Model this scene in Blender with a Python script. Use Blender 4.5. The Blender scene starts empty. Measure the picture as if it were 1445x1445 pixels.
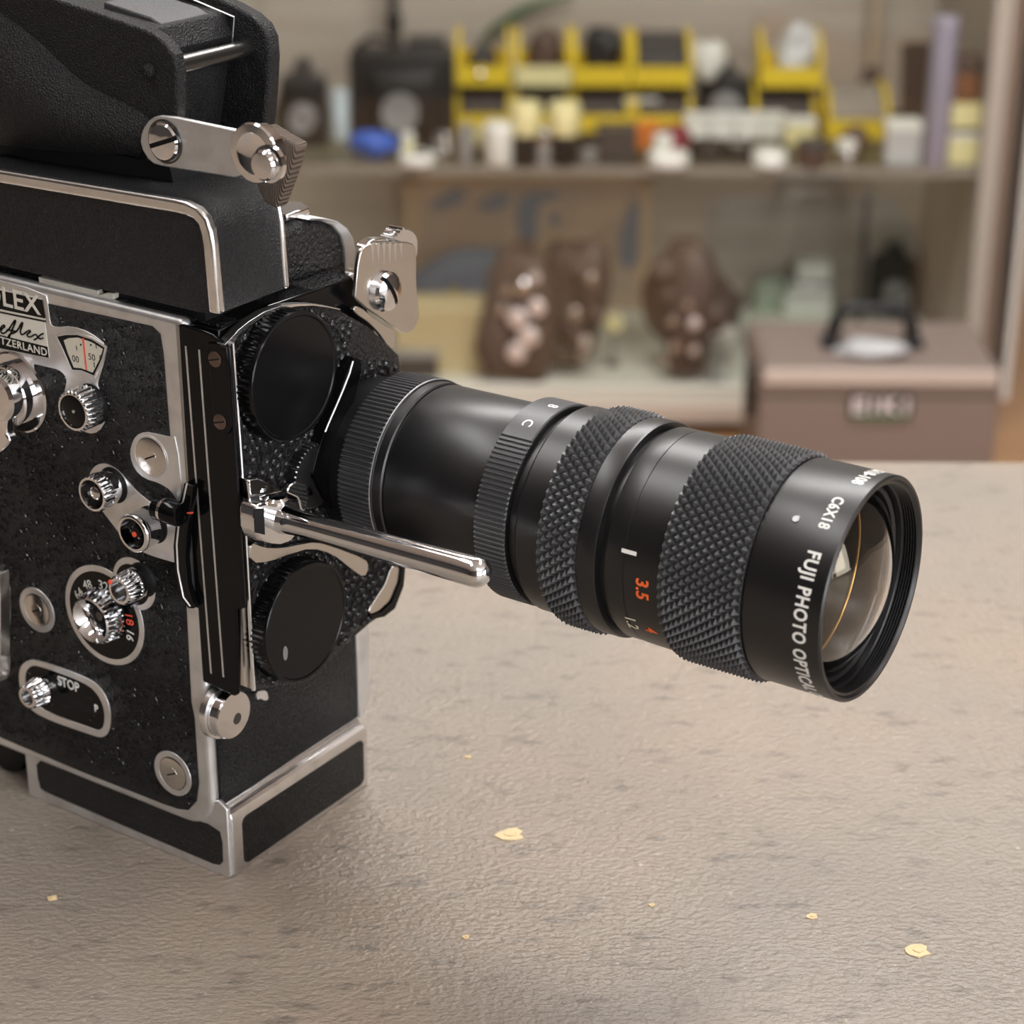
import bpy, bmesh, math, random
from math import sin, cos, pi, radians, sqrt, atan2
import numpy as np
from mathutils import Matrix, Vector
random.seed(7)
scn = bpy.context.scene
COL = scn.collection

# ------------------------------------------------------------------ camera
TABLE_Z = 0.95                      # counter height, metres
F_PX, PITCH, TH, ROLL = 3014.81, 0.4087, 0.9743, 0.0046
CAM_MM = np.array([78.005, -510.222, 333.678])       # relative to the movie camera's base corner
cd = bpy.data.cameras.new('camera'); cam = bpy.data.objects.new('camera', cd); COL.objects.link(cam)
cd.sensor_width = 36.0; cd.sensor_fit = 'HORIZONTAL'; cd.lens = F_PX / 1445 * 36.0
cd.clip_start = 0.02; cd.clip_end = 50
cam.location = Vector(CAM_MM * 0.001) + Vector((0, 0, TABLE_Z))
_fw = np.array([0, cos(PITCH), -sin(PITCH)]); _rt = np.array([1., 0, 0]); _up = np.cross(_rt, _fw)
_r2 = _rt * cos(ROLL) + _up * sin(ROLL); _u2 = -_rt * sin(ROLL) + _up * cos(ROLL)
cam.rotation_euler = Matrix((_r2, _u2, -_fw)).transposed().to_euler()
cd.dof.use_dof = True; cd.dof.focus_distance = 0.548; cd.dof.aperture_fstop = 15.0
scn.camera = cam

# ------------------------------------------------------------------ world, lamps, exposure
w = bpy.data.worlds.new('world'); scn.world = w; w.use_nodes = True
w.node_tree.nodes['Background'].inputs[0].default_value = (0.95, 0.97, 1, 1)
w.node_tree.nodes['Background'].inputs[1].default_value = 0.3
scn.view_settings.view_transform = 'Standard'; scn.view_settings.look = 'None'
scn.view_settings.gamma = 1.0; scn.view_settings.use_curve_mapping = False
scn.view_settings.exposure = 0.12
LAMPS = [  # x, y, length x, length y, watts : fluorescent ceiling fittings
    (0.80, 0.55, 0.30, 1.25, 27.0),
    (-0.75, 0.15, 0.30, 1.25, 14.0),
    (0.9, -1.6, 1.25, 0.30, 14.0),
    (0.3, 1.60, 1.5, 0.30, 46.0),
]
CEIL = 2.75

# ------------------------------------------------------------------ pixel -> place
_R = np.array([_r2, -_u2, _fw])
_B = np.array([[sin(TH), -cos(TH), 0], [cos(TH), sin(TH), 0], [0, 0, 1.]]).T   # body axes u (lens), v (across), w (up)
_CB = _B.T @ CAM_MM
def ray_body(x, y): return _B.T @ (_R.T @ np.array([(x - 722.5) / F_PX, (y - 722.5) / F_PX, 1.]))
def bp(p, ax, val):
    d = ray_body(*p); i = 'uvw'.index(ax); return _CB + d * (val - _CB[i]) / d[i]
def SP(p, v): q = bp(p, 'v', v); return (q[0], q[2])
def FP(p, u): q = bp(p, 'u', u); return (q[1], q[2])
def WP(x, y, Y):                    # world point on the plane y = Y (metres)
    d = _R.T @ np.array([(x - 722.5) / F_PX, (y - 722.5) / F_PX, 1.])
    t = (Y - cam.location.y) / d[1]; return Vector(cam.location) + Vector(d * t)
def ZP(x, y, Z):                    # world point on the plane z = Z
    d = _R.T @ np.array([(x - 722.5) / F_PX, (y - 722.5) / F_PX, 1.])
    t = (Z - cam.location.z) / d[2]; return Vector(cam.location) + Vector(d * t)
c1 = lambda x, y: (x / 3.211, y / 3.211)
c2 = lambda x, y: (x / 3.905, 370 + y / 3.905)
c3 = lambda x, y: (x / 3.905, 620 + y / 3.905)
c4 = lambda x, y: (x / 2.627, 900 + y / 2.627)
c5 = lambda x, y: (240 + x / 3.6125, 280 + y / 3.6125)
c6 = lambda x, y: (240 + x / 3.0104, 640 + y / 3.0104)
c7 = lambda x, y: (440 + x / 2.89, 500 + y / 2.89)
c8 = lambda x, y: (840 + x / 2.89, 560 + y / 2.89)

# ------------------------------------------------------------------ materials
MATS = {}
def mat(name, col, rough=0.5, metal=0.0, spec=0.5, bump=None, coat=0.0, var=None, emit=None, trans=0.0, ior=1.45, coat_rough=0.1):
    if name in MATS: return MATS[name]
    m = bpy.data.materials.new(name); m.use_nodes = True; nt = m.node_tree; N = nt.nodes; L = nt.links
    b = N['Principled BSDF']
    b.inputs['Base Color'].default_value = (*col, 1); b.inputs['Roughness'].default_value = rough
    b.inputs['Metallic'].default_value = metal; b.inputs['Specular IOR Level'].default_value = spec
    b.inputs['Coat Weight'].default_value = coat; b.inputs['Coat Roughness'].default_value = coat_rough
    b.inputs['Transmission Weight'].default_value = trans; b.inputs['IOR'].default_value = ior
    if emit: b.inputs['Emission Color'].default_value = (*emit[0], 1); b.inputs['Emission Strength'].default_value = emit[1]
    tc = N.new('ShaderNodeTexCoord')
    if bump:                       # list of (kind, scale, strength, distance)
        prev = None
        for kind, sc, st, dist in bump:
            if kind == 'noise':
                t = N.new('ShaderNodeTexNoise'); t.inputs['Scale'].default_value = sc; t.inputs['Detail'].default_value = 3; out = t.outputs['Fac']
            elif kind == 'crack':
                t = N.new('ShaderNodeTexVoronoi'); t.feature = 'DISTANCE_TO_EDGE'; t.inputs['Scale'].default_value = sc
                r = N.new('ShaderNodeMapRange'); r.inputs['From Max'].default_value = 0.18; L.new(t.outputs['Distance'], r.inputs[0]); out = r.outputs[0]
            elif kind == 'cells':
                t = N.new('ShaderNodeTexVoronoi'); t.feature = 'SMOOTH_F1'; t.inputs['Scale'].default_value = sc; out = t.outputs['Distance']
            else:
                t = N.new('ShaderNodeTexWave'); t.inputs['Scale'].default_value = sc; t.bands_direction = kind[-1].upper(); out = t.outputs['Fac']
            L.new(tc.outputs['Object'], t.inputs['Vector'])
            bn = N.new('ShaderNodeBump'); bn.inputs['Strength'].default_value = st; bn.inputs['Distance'].default_value = dist
            L.new(out, bn.inputs['Height'])
            if prev: L.new(prev, bn.inputs['Normal'])
            prev = bn.outputs['Normal']
        L.new(prev, b.inputs['Normal'])
    if var:                        # (scale, colour2, low, high[, stretch])
        t = N.new('ShaderNodeTexNoise'); t.inputs['Scale'].default_value = var[0]; t.inputs['Detail'].default_value = 5
        src = tc.outputs['Object']
        if len(var) > 4:
            mp = N.new('ShaderNodeMapping'); mp.inputs['Scale'].default_value = var[4]; L.new(src, mp.inputs[0]); src = mp.outputs[0]
        L.new(src, t.inputs['Vector'])
        r = N.new('ShaderNodeMapRange'); r.inputs['From Min'].default_value = var[2]; r.inputs['From Max'].default_value = var[3]
        mx = N.new('ShaderNodeMix'); mx.data_type = 'RGBA'
        mx.inputs[6].default_value = (*col, 1); mx.inputs[7].default_value = (*var[1], 1)
        L.new(t.outputs['Fac'], r.inputs[0]); L.new(r.outputs[0], mx.inputs[0]); L.new(mx.outputs[2], b.inputs['Base Color'])
    MATS[name] = m; return m
def glass(name, col=(1, 1, 1), gloss=0.06, rough=0.0):         # thin sheet: mostly clear, a mirror part
    if name in MATS: return MATS[name]
    m = bpy.data.materials.new(name); m.use_nodes = True; nt = m.node_tree; N = nt.nodes; L = nt.links
    for n in list(N): N.remove(n)
    o = N.new('ShaderNodeOutputMaterial'); mx = N.new('ShaderNodeMixShader'); t = N.new('ShaderNodeBsdfTransparent'); g = N.new('ShaderNodeBsdfGlossy')
    t.inputs[0].default_value = (*col, 1); g.inputs['Roughness'].default_value = rough; mx.inputs[0].default_value = gloss
    L.new(t.outputs[0], mx.inputs[1]); L.new(g.outputs[0], mx.inputs[2]); L.new(mx.outputs[0], o.inputs[0])
    MATS[name] = m; return m

LEATHER = mat('black_leatherette', (0.0045, 0.0045, 0.005), 0.20, spec=0.40, bump=[('noise', 1150, 1.0, 0.0045), ('crack', 800, 0.4, 0.0005)])
CRINKLE = mat('black_crinkle_paint', (0.009, 0.009, 0.010), 0.36, spec=0.36, bump=[('noise', 1900, 0.8, 0.0011)])
CRACKLE = mat('black_crackle_enamel', (0.010, 0.010, 0.011), 0.20, bump=[('noise', 900, 1.0, 0.003)])
GLOSSB = mat('black_gloss_enamel', (0.003, 0.003, 0.0035), 0.12, spec=.25)
CAPB = mat('black_cap_plastic', (0.004, 0.004, 0.0045), 0.20, spec=.28, bump=[('noise', 500, 0.05, 0.0002)])
ANOD = mat('black_anodised', (0.005, 0.005, 0.006), 0.37, metal=0.0, spec=0.85, bump=[('noise', 6000, 0.06, 0.0001)])
KNURL = mat('knurled_black', (0.052, 0.053, 0.057), 0.40, spec=0.7)
MATTEB = mat('matte_black', (0.006, 0.006, 0.007), 0.6, spec=0.3)
SATIN = mat('satin_aluminium', (0.78, 0.78, 0.79), 0.42, metal=.92, bump=[('noise', 900, 0.06, 0.0003)], var=(140, (0.62, 0.62, 0.62), 0.45, 0.75))
EDGE = mat('polished_edge', (0.86, 0.86, 0.87), 0.24, metal=1.0, bump=[('noise', 400, 0.05, 0.0004)], var=(220, (0.70, 0.70, 0.70), 0.5, 0.75))
CHROME = mat('chrome', (0.80, 0.80, 0.82), 0.07, metal=1.0)
NICKEL = mat('nickel', (0.66, 0.63, 0.60), 0.22, metal=1.0)
WHITEP = mat('white_print', (0.85, 0.84, 0.80), 0.6)
REDP = mat('red_print', (0.85, 0.10, 0.05), 0.6)
ORANGEP = mat('orange_print', (0.95, 0.16, 0.03), 0.6)
CREAM = mat('cream_enamel', (0.66, 0.63, 0.56), 0.5)
mat('dark_steel', (.12, .12, .12), .25, metal=1)
BROWNSCREW = mat('brown_screw', (0.13, 0.085, 0.065), 0.35, metal=0.6)

# ------------------------------------------------------------------ mesh builder (body coordinates u, v, w in millimetres)
def frame(ax):
    return {'u': (Vector((1, 0, 0)), Vector((0, 1, 0)), Vector((0, 0, 1))),
            'v': (Vector((0, 1, 0)), Vector((1, 0, 0)), Vector((0, 0, 1))),
            'w': (Vector((0, 0, 1)), Vector((1, 0, 0)), Vector((0, 1, 0)))}[ax]
class MB:
    def __init__(s): s.v = []; s.f = []
    def add(s, vs, fs):
        o = len(s.v); s.v += [tuple(q) for q in vs]; s.f += [tuple(i + o for i in g) for g in fs]; return s
    def prism(s, pts, ax, a, b):
        A, P, Q = frame(ax); n = len(pts)
        vs = [P * x + Q * y + A * a for x, y in pts] + [P * x + Q * y + A * b for x, y in pts]
        fs = [tuple(range(n))[::-1], tuple(range(n, 2 * n))] + [(i, (i + 1) % n, n + (i + 1) % n, n + i) for i in range(n)]
        return s.add(vs, fs)
    def ring(s, out, inn, ax, a, b):
        A, P, Q = frame(ax); n = len(out); vs = []
        for h in (a, b):
            vs += [P * x + Q * y + A * h for x, y in out]; vs += [P * x + Q * y + A * h for x, y in inn]
        fs = []
        for i in range(n):
            j = (i + 1) % n
            fs += [(i, j, n + j, n + i), (2*n + i, 3*n + i, 3*n + j, 2*n + j), (i, 2*n + i, 2*n + j, j), (n + i, n + j, 3*n + j, 3*n + i)]
        return s.add(vs, fs)
    def box(s, a, b):
        (x0, y0, z0), (x1, y1, z1) = a, b
        return s.prism([(x0, y0), (x1, y0), (x1, y1), (x0, y1)], 'w', z0, z1)
    def lathe(s, prof, c, ax, seg=48, sgn=1, teeth=None, a0=0, a1=None, caps=True):
        # prof: (h, r) or (h, r, toothdepth); h measured along sgn*axis from c
        A, P, Q = frame(ax); A = A * sgn; c = Vector(c); vs = []; fs = []
        if teeth: seg = teeth * 4
        m = len(prof); full = a1 is None; ns = seg if full else seg + 1
        for i in range(ns):
            t = (2 * pi * i / seg) if full else a0 + (a1 - a0) * i / seg
            dr = P * cos(t) + Q * sin(t)
            for q in prof:
                r = q[1]
                if teeth and len(q) > 2 and (i % 4) >= 2: r -= q[2]
                vs.append(c + A * q[0] + dr * max(r, 1e-3))
        for i in range(seg):
            j = (i + 1) % ns
            for k in range(m - 1): fs.append((i*m + k, j*m + k, j*m + k + 1, i*m + k + 1))
        if full and prof[0][1] < 30 and caps:
            fs.append(tuple(i*m for i in range(ns))[::-1]); fs.append(tuple(i*m + m - 1 for i in range(ns)))
        return s.add(vs, fs)
    def tube(s, pts, rad, seg=12):
        pts = [Vector(p) for p in pts]; n = len(pts); vs = []; fs = []
        rad = rad if isinstance(rad, (list, tuple)) else [rad] * n
        t0 = (pts[1] - pts[0]).normalized(); x = t0.orthogonal().normalized()
        for i, p in enumerate(pts):
            t = (pts[min(i + 1, n - 1)] - pts[max(i - 1, 0)]).normalized()
            x = (x - t * x.dot(t)).normalized(); y = t.cross(x)
            vs += [p + (x * cos(2*pi*k/seg) + y * sin(2*pi*k/seg)) * rad[i] for k in range(seg)]
        for i in range(n - 1):
            for k in range(seg): fs.append((i*seg + k, i*seg + (k+1) % seg, (i+1)*seg + (k+1) % seg, (i+1)*seg + k))
        fs.append(tuple(range(seg))[::-1]); fs.append(tuple((n-1)*seg + k for k in range(seg)))
        return s.add(vs, fs)
    def build(s, name, m, parent=None, bevel=0, segs=2, smooth=35, scale=0.001, sub=0):
        me = bpy.data.meshes.new(name); me.from_pydata([[c * scale for c in q] for q in s.v], [], s.f)
        bm = bmesh.new(); bm.from_mesh(me); bmesh.ops.remove_doubles(bm, verts=bm.verts, dist=1e-7)
        bmesh.ops.recalc_face_normals(bm, faces=bm.faces); bm.to_mesh(me); bm.free()
        me.materials.append(m)
        me.polygons.foreach_set('use_smooth', [smooth > 0] * len(me.polygons))
        if smooth: me.set_sharp_from_angle(angle=radians(smooth))
        o = bpy.data.objects.new(name, me); COL.objects.link(o)
        if parent: o.parent = parent
        if bevel:
            bv = o.modifiers.new('bevel', 'BEVEL'); bv.width = bevel * scale; bv.segments = segs; bv.limit_method = 'ANGLE'; bv.angle_limit = radians(40); bv.harden_normals = False
        if sub:
            sm = o.modifiers.new('sub', 'SUBSURF'); sm.levels = sub; sm.render_levels = sub
        return o
def tag(o, label=None, cat=None, group=None, kind=None):
    if label: o['label'] = label
    if cat: o['category'] = cat
    if group: o['group'] = group
    if kind: o['kind'] = kind
    return o
def empty(name, loc=(0, 0, 0), rz=0):
    o = bpy.data.objects.new(name, None); COL.objects.link(o); o.location = loc; o.rotation_euler = (0, 0, rz); o.empty_display_size = 0.02; return o
def circ(c, r, n=48, a0=0): return [(c[0] + r * cos(a0 + 2*pi*i/n), c[1] + r * sin(a0 + 2*pi*i/n)) for i in range(n)]
def rrect(x0, y0, x1, y1, r, n=6):
    r4 = r if isinstance(r, (list, tuple)) else [r] * 4; p = []     # corners: x1y1, x0y1, x0y0, x1y0
    for (cx, cy, a), q in zip(((x1, y1, 0), (x0, y1, 90), (x0, y0, 180), (x1, y0, 270)), r4):
        sx = -1 if cx == x1 else 1; sy = -1 if cy == y1 else 1
        if q <= 0: p.append((cx, cy)); continue
        for k in range(n + 1):
            t = radians(a + 90 * k / n); p.append((cx + sx*q + q*cos(t), cy + sy*q + q*sin(t)))
    return p
def chaikin(p, n=2, closed=True):
    for _ in range(n):
        q = []; m = len(p)
        for i in range(m if closed else m - 1):
            a, b = p[i], p[(i + 1) % m]
            q += [tuple(a[k]*.75 + b[k]*.25 for k in range(len(a))), tuple(a[k]*.25 + b[k]*.75 for k in range(len(a)))]
        p = q if closed else [p[0]] + q + [p[-1]]
    return p
def text(name, s, size, m, parent, fn, ext=0.05, shear=0, spacing=1.0, bold=0.0, align='LEFT', scale=0.001):
    """lettering mesh; fn maps (x, y, z) in millimetres of the flat line of text to body coordinates"""
    cu = bpy.data.curves.new('lettering', 'FONT'); cu.body = s; cu.size = size; cu.shear = shear; cu.space_character = spacing
    cu.offset = bold; cu.align_x = align; cu.resolution_u = 3; cu.extrude = ext
    o = bpy.data.objects.new('lettering', cu); COL.objects.link(o)
    dg = bpy.context.evaluated_depsgraph_get(); me0 = o.evaluated_get(dg).to_mesh()
    vs = [fn(q.co.x, q.co.y, q.co.z) for q in me0.vertices]; fs = [tuple(f.vertices) for f in me0.polygons]
    o.evaluated_get(dg).to_mesh_clear(); bpy.data.objects.remove(o); bpy.data.curves.remove(cu)
    mb = MB(); mb.add(vs, fs); return mb.build(name, m, parent, smooth=0, scale=scale)

def cut(o, mb, scale=0.001):         # carve a slot out of a finished mesh
    c = mb.build('cutter', MATS['matte_black'], None, scale=scale, smooth=0); c.parent = o.parent; m_ = o.modifiers.new('cut', 'BOOLEAN'); m_.object = c; m_.operation = 'DIFFERENCE'; m_.solver = 'EXACT'
    dg = bpy.context.evaluated_depsgraph_get(); me = bpy.data.meshes.new_from_object(o.evaluated_get(dg)); o.modifiers.clear(); o.data = me; me.set_sharp_from_angle(angle=radians(28))
    bpy.data.objects.remove(c); return o

# ================================================================== setting
def wbox(name, a, b, m, parent=None, bevel=0, **k): return MB().box(a, b).build(name, m, parent, bevel=bevel, scale=1.0, **k)
FLOORM = mat('orange_wood_floor', (0.46, 0.26, 0.13), 0.38, var=(9, (0.36, 0.20, 0.10), 0.35, 0.7, (0.6, 8, 1)))
WALLM = mat('warm_white_wall', (0.78, 0.75, 0.70), 0.8)
CEILM = mat('white_ceiling', (0.85, 0.84, 0.82), 0.9)
CY0 = 2.78                          # front of the display cabinet
tag(wbox('floor', (-3.0, -3.2, -0.05), (3.4, 4.6, 0.0), FLOORM), kind='structure')
tag(wbox('ceiling', (-3.0, -3.2, CEIL), (3.4, 4.6, CEIL + 0.05), CEILM), kind='structure')
tag(wbox('wall_back', (-3.0, 4.6, 0), (3.4, 4.7, CEIL), WALLM), kind='structure')
DARKW = mat('dark_wood_wall', (0.15, 0.128, 0.112), 0.6, var=(6, (0.085, 0.072, 0.062), .35, .7, (3, 3, .5)))
tag(wbox('wall_front', (-3.0, -3.3, 0), (3.4, -3.2, CEIL), DARKW), kind='structure')
tag(wbox('wall_left', (-3.1, -3.2, 0), (-3.0, 4.6, CEIL), mat('dark_shelf_wall', (.055, .05, .048), .6)), kind='structure')
tag(wbox('wall_right', (3.4, -3.2, 0), (3.5, 4.6, CEIL), DARKW), kind='structure')
# ceiling lamps
LAMPW = mat('lamp_housing', (0.8, 0.8, 0.8), 0.5)
for i, (x, y, lx, ly, wt) in enumerate(LAMPS):
    r = empty('ceiling_lamp', (x, y, CEIL))
    tag(r, ('fluorescent ceiling light panel above the zoom lens end of the counter', 'fluorescent ceiling light panel above the winding crank side of the counter', 'fluorescent ceiling light panel just inside the front wall', 'fluorescent ceiling light panel between counter and display cabinet')[i], 'lamp', 'ceiling light panels')
    MB().ring([(-lx/2-.03, -ly/2-.03), (lx/2+.03, -ly/2-.03), (lx/2+.03, ly/2+.03), (-lx/2-.03, ly/2+.03)], [(-lx/2, -ly/2), (lx/2, -ly/2), (lx/2, ly/2), (-lx/2, ly/2)], 'w', -0.07, 0).build('housing', LAMPW, r, scale=1.0)
    ld = bpy.data.lights.new('lamp_light', 'AREA'); ld.shape = 'RECTANGLE'; ld.size = lx; ld.size_y = ly; ld.energy = wt; ld.color = (1.0, 0.982, 0.955)
    lo = bpy.data.objects.new('lamp_light', ld); COL.objects.link(lo); lo.parent = r; lo.location = (0, 0, -0.06)

WINE = mat('added_daylight', (0.9, 0.9, 0.9), .4, emit=((0.95, 0.97, 1.0), 6.0))
for i, (y0, y1) in enumerate(((-2.6, -1.75), (-1.55, -0.7))):       # unseen glowing panes added to the right wall for reflection streaks
    wn = tag(wbox('window_%d' % (i + 1), (3.375, y0, 0.9), (3.395, y1, 2.2), WINE), kind='structure')
    MB().ring([(y0 - .05, .85), (y1 + .05, .85), (y1 + .05, 2.25), (y0 - .05, 2.25)], [(y0, .9), (y1, .9), (y1, 2.2), (y0, 2.2)], 'u', 3.34, 3.40).build('window_frame', LAMPW, wn, scale=1.0)

for i, (x0, x1) in enumerate(((0.55, 1.6), (1.75, 2.8))):           # more panes added to the front wall to light the lower cabinet
    wn = tag(wbox('window_%d' % (i + 3), (x0, -3.195, 0.95), (x1, -3.175, 2.4), WINE), kind='structure')
    MB().ring([(x0 - .05, .90), (x1 + .05, .90), (x1 + .05, 2.45), (x0 - .05, 2.45)], [(x0, .95), (x1, .95), (x1, 2.4), (x0, 2.4)], 'v', -3.2, -3.14).build('window_frame', LAMPW, wn, scale=1.0)

# counter (the surface under the movie camera)
def counter_material():
    m = bpy.data.materials.new('worn_counter_laminate'); m.use_nodes = True; nt = m.node_tree; N = nt.nodes; L = nt.links; b = N['Principled BSDF']
    tc = N.new('ShaderNodeTexCoord')
    def noise(sc, det=3, stretch=None):
        t = N.new('ShaderNodeTexNoise'); t.inputs['Scale'].default_value = sc; t.inputs['Detail'].default_value = det; src = tc.outputs['Object']
        if stretch:
            mp = N.new('ShaderNodeMapping'); mp.inputs['Scale'].default_value = stretch; L.new(src, mp.inputs[0]); src = mp.outputs[0]
        L.new(src, t.inputs['Vector']); return t.outputs['Fac']
    def rng(o, a, bb, lo=0., hi=1.):
        r = N.new('ShaderNodeMapRange'); r.inputs[1].default_value = a; r.inputs[2].default_value = bb; r.inputs[3].default_value = lo; r.inputs[4].default_value = hi; L.new(o, r.inputs[0]); return r.outputs[0]
    def mix(fac, a, c):
        x = N.new('ShaderNodeMix'); x.data_type = 'RGBA'; L.new(fac, x.inputs[0])
        if isinstance(a, tuple): x.inputs[6].default_value = (*a, 1)
        else: L.new(a, x.inputs[6])
        x.inputs[7].default_value = (*c, 1); return x.outputs[2]
    c = mix(rng(noise(6, 4), .40, .62), (0.268, 0.208, 0.158), (0.225, 0.193, 0.160))
    c = mix(rng(noise(170, 3, (.6, 1.3, 1)), .58, .72, 0, .65), c, (0.115, 0.095, 0.08))       # worn pits
    c = mix(rng(noise(420, 2), .70, .76, 0, .8), c, (0.42, 0.37, 0.30))                       # pale specks
    L.new(c, b.inputs['Base Color'])
    L.new(rng(noise(12, 3), .3, .7, .36, .50), b.inputs['Roughness'])
    b1 = N.new('ShaderNodeBump'); b1.inputs['Strength'].default_value = .75; b1.inputs['Distance'].default_value = .0011; L.new(noise(560, 2, (.8, 1.15, 1)), b1.inputs['Height'])
    b2 = N.new('ShaderNodeBump'); b2.inputs['Strength'].default_value = .12; b2.inputs['Distance'].default_value = .002; L.new(noise(60, 2), b2.inputs['Height'])
    L.new(b1.outputs[0], b2.inputs['Normal']); L.new(b2.outputs[0], b.inputs['Normal'])
    return m
COUNTER = counter_material()
TY1 = ZP(1100, 649, TABLE_Z).y      # far edge of the counter
t = empty('shop_counter', (0, 0, 0)); tag(t, 'brown grey speckled laminate counter under the movie camera', 'counter')
wbox('worktop', (-1.3, -0.75, TABLE_Z - 0.035), (1.5, TY1, TABLE_Z), COUNTER, t, bevel=0.002)
PANELB = mat('counter_panel', (0.25, 0.20, 0.16), 0.6)
wbox('front_panel', (-1.25, TY1 - 0.06, 0.0), (1.45, TY1 - 0.04, TABLE_Z - 0.035), PANELB, t)
wbox('side_panel', (-1.25, -0.70, 0.0), (-1.23, TY1 - 0.06, TABLE_Z - 0.035), PANELB, t)
wbox('side_panel', (1.43, -0.70, 0.0), (1.45, TY1 - 0.06, TABLE_Z - 0.035), PANELB, t)

# ================================================================== movie camera
MC = empty('movie_camera', (0, 0, TABLE_Z), TH - pi / 2)
tag(MC, 'black and silver vintage cine camera with long zoom lens standing on the counter', 'movie camera')
VP = -1.7                                   # outer face of the side plate
UF = -3.5                                   # front face of the body
def S(pts, v=VP): return [SP(p, v) for p in pts]
def Fr(pts, u): return [FP(p, u) for p in pts]
def par(o, label): o['label'] = label; return o

# ---- base ------------------------------------------------------------------
base = MB().prism([(-80.2, 0.5), (-1.2, 0.5), (-1.2, 62), (-80.2, 62)], 'w', 0, 14.5).build('base', EDGE, MC, bevel=.5)
# front sill: profile in (u, w) swept across v
MB().prism([(-4.5, 0), (-.6, 0), (0, .6), (0, 18.2), (-.5, 20.0), (-1.6, 20.8), (-2.6, 20.6), (-3.2, 22.2), (-4.5, 22.6)], 'v', .9, 62).build('front_sill', EDGE, base, bevel=.25)
MB().prism(rrect(5, 1.9, 60, 17.2, 2.2), 'u', -.2, .12).build('leather_inlay', LEATHER, base)
# side cheek of the base with its inlay
cheek = [(-80.2, 0), (-1.2, 0), (-.3, .8), (-.3, 22.5), (-3.4, 24.4), (-10, 21.5), (-80.2, 21.5)]
MB().prism(cheek, 'v', -.6, .9).build('side_cheek', SATIN, base, bevel=.35)
inl = S([c4(150, 455), c4(300, 515), c4(540, 610), c4(690, 665), c4(770, 690), c4(815, 720), c4(824, 760), c4(826, 830), c4(815, 842), c4(790, 838), c4(500, 715), c4(170, 572), c4(150, 558), c4(140, 520), c4(135, 470)], -.7)
MB().prism(inl, 'v', -.72, -.4).build('leather_inlay', LEATHER, base)

# ---- body block ------------------------------------------------------------
body = MB().prism(rrect(-104, 21.0, UF, 164.5, 1.5), 'v', 1.5, 62.5).build('body', LEATHER, MC, bevel=.6)
# side plate (knob side)
plate = MB().prism(rrect(-106, 14.2, -4.6, 164.2, [2, 2, 9.5, 10.5], 8), 'v', VP, 2.2).build('side_plate', SATIN, MC, bevel=1.6, segs=4)
lp = S([c2(-120, 140), c2(285, 232), c2(560, 290), c2(840, 352), c2(885, 395), c2(902, 500), c2(938, 955), c2(1000, 1330), c3(1030, 950), c3(1055, 1445), c4(722, 300), c4(738, 540), c4(730, 605), c4(700, 638), c4(660, 634), c4(600, 613), c4(300, 495), c4(0, 368), c4(-60, 344)])
MB().prism(lp, 'v', VP - .12, VP + .3).build('leather_panel', LEATHER, plate)
grain = MB(); rg = random.Random(11)
def inside(p, poly):
    r = False; j = len(poly) - 1
    for i in range(len(poly)):
        if (poly[i][1] > p[1]) != (poly[j][1] > p[1]) and p[0] < (poly[j][0]-poly[i][0]) * (p[1]-poly[i][1]) / (poly[j][1]-poly[i][1]) + poly[i][0]: r = not r
        j = i
    return r
for _ in range(4200):                # raised creases of the leatherette
    p = (rg.uniform(-100, -8), rg.uniform(20, 160))
    if not (inside(p, lp) and inside((p[0] + 1.2, p[1]), lp) and inside((p[0], p[1] + 1.2), lp)): continue
    a = rg.gauss(-.6, .7); l = rg.uniform(.35, .95); h = rg.uniform(.12, .26); ca, sa = cos(a), sin(a); t = rg.uniform(.10, .2)
    P_ = lambda x, y, z: (p[0] + x*ca - y*sa, VP - .1 - z, p[1] + x*sa + y*ca)
    grain.add([P_(-l, 0, 0), P_(-l*.4, -h, 0), P_(l*.4, -h, 0), P_(l, 0, 0), P_(l*.4, h, 0), P_(-l*.4, h, 0), P_(-l*.45, 0, t), P_(l*.45, 0, t)], [(0, 1, 6), (1, 2, 7, 6), (2, 3, 7), (3, 4, 7), (4, 5, 6, 7), (5, 0, 6)])
tag(grain.build('leather_grain', mat('grain_gloss', (.006, .006, .0065), .16, spec=.6), plate, smooth=0), kind='stuff')
def island(pts, name='trim_island', sm=2, m=SATIN, top=.32, v=VP): return MB().prism(chaikin(S(pts), sm), 'v', v - top, v + .2).build(name, m, plate, bevel=.12)
island([c2(-160, 60), c2(255, 165), c2(268, 230), c2(276, 300), c2(284, 345), c2(310, 356), c2(400, 350), c2(500, 385), c2(597, 458), c2(575, 560), c2(545, 650), c2(542, 690), c2(580, 740), c2(592, 830), c2(570, 910), c2(520, 948), c2(460, 930), c2(390, 870), c2(345, 770), c2(365, 690), c2(372, 640), c2(345, 602), c2(300, 582), c2(0, 520), c2(-160, 485)], sm=1)
island([c2(940, 960), c2(860, 942), c2(800, 932), c2(750, 955), c2(725, 1010), c2(720, 1070), c2(745, 1140), c2(800, 1192), c2(880, 1215), c2(945, 1255), c2(990, 1330), c2(1015, 1330), c2(975, 960)], sm=1)
island([c3(490, 210), c3(515, 150), c3(570, 126), c3(635, 150), c3(690, 205), c3(760, 290), c3(880, 380), c3(1010, 445), c3(1030, 690), c3(970, 680), c3(790, 625), c3(700, 565), c3(580, 410), c3(505, 310)])

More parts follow.
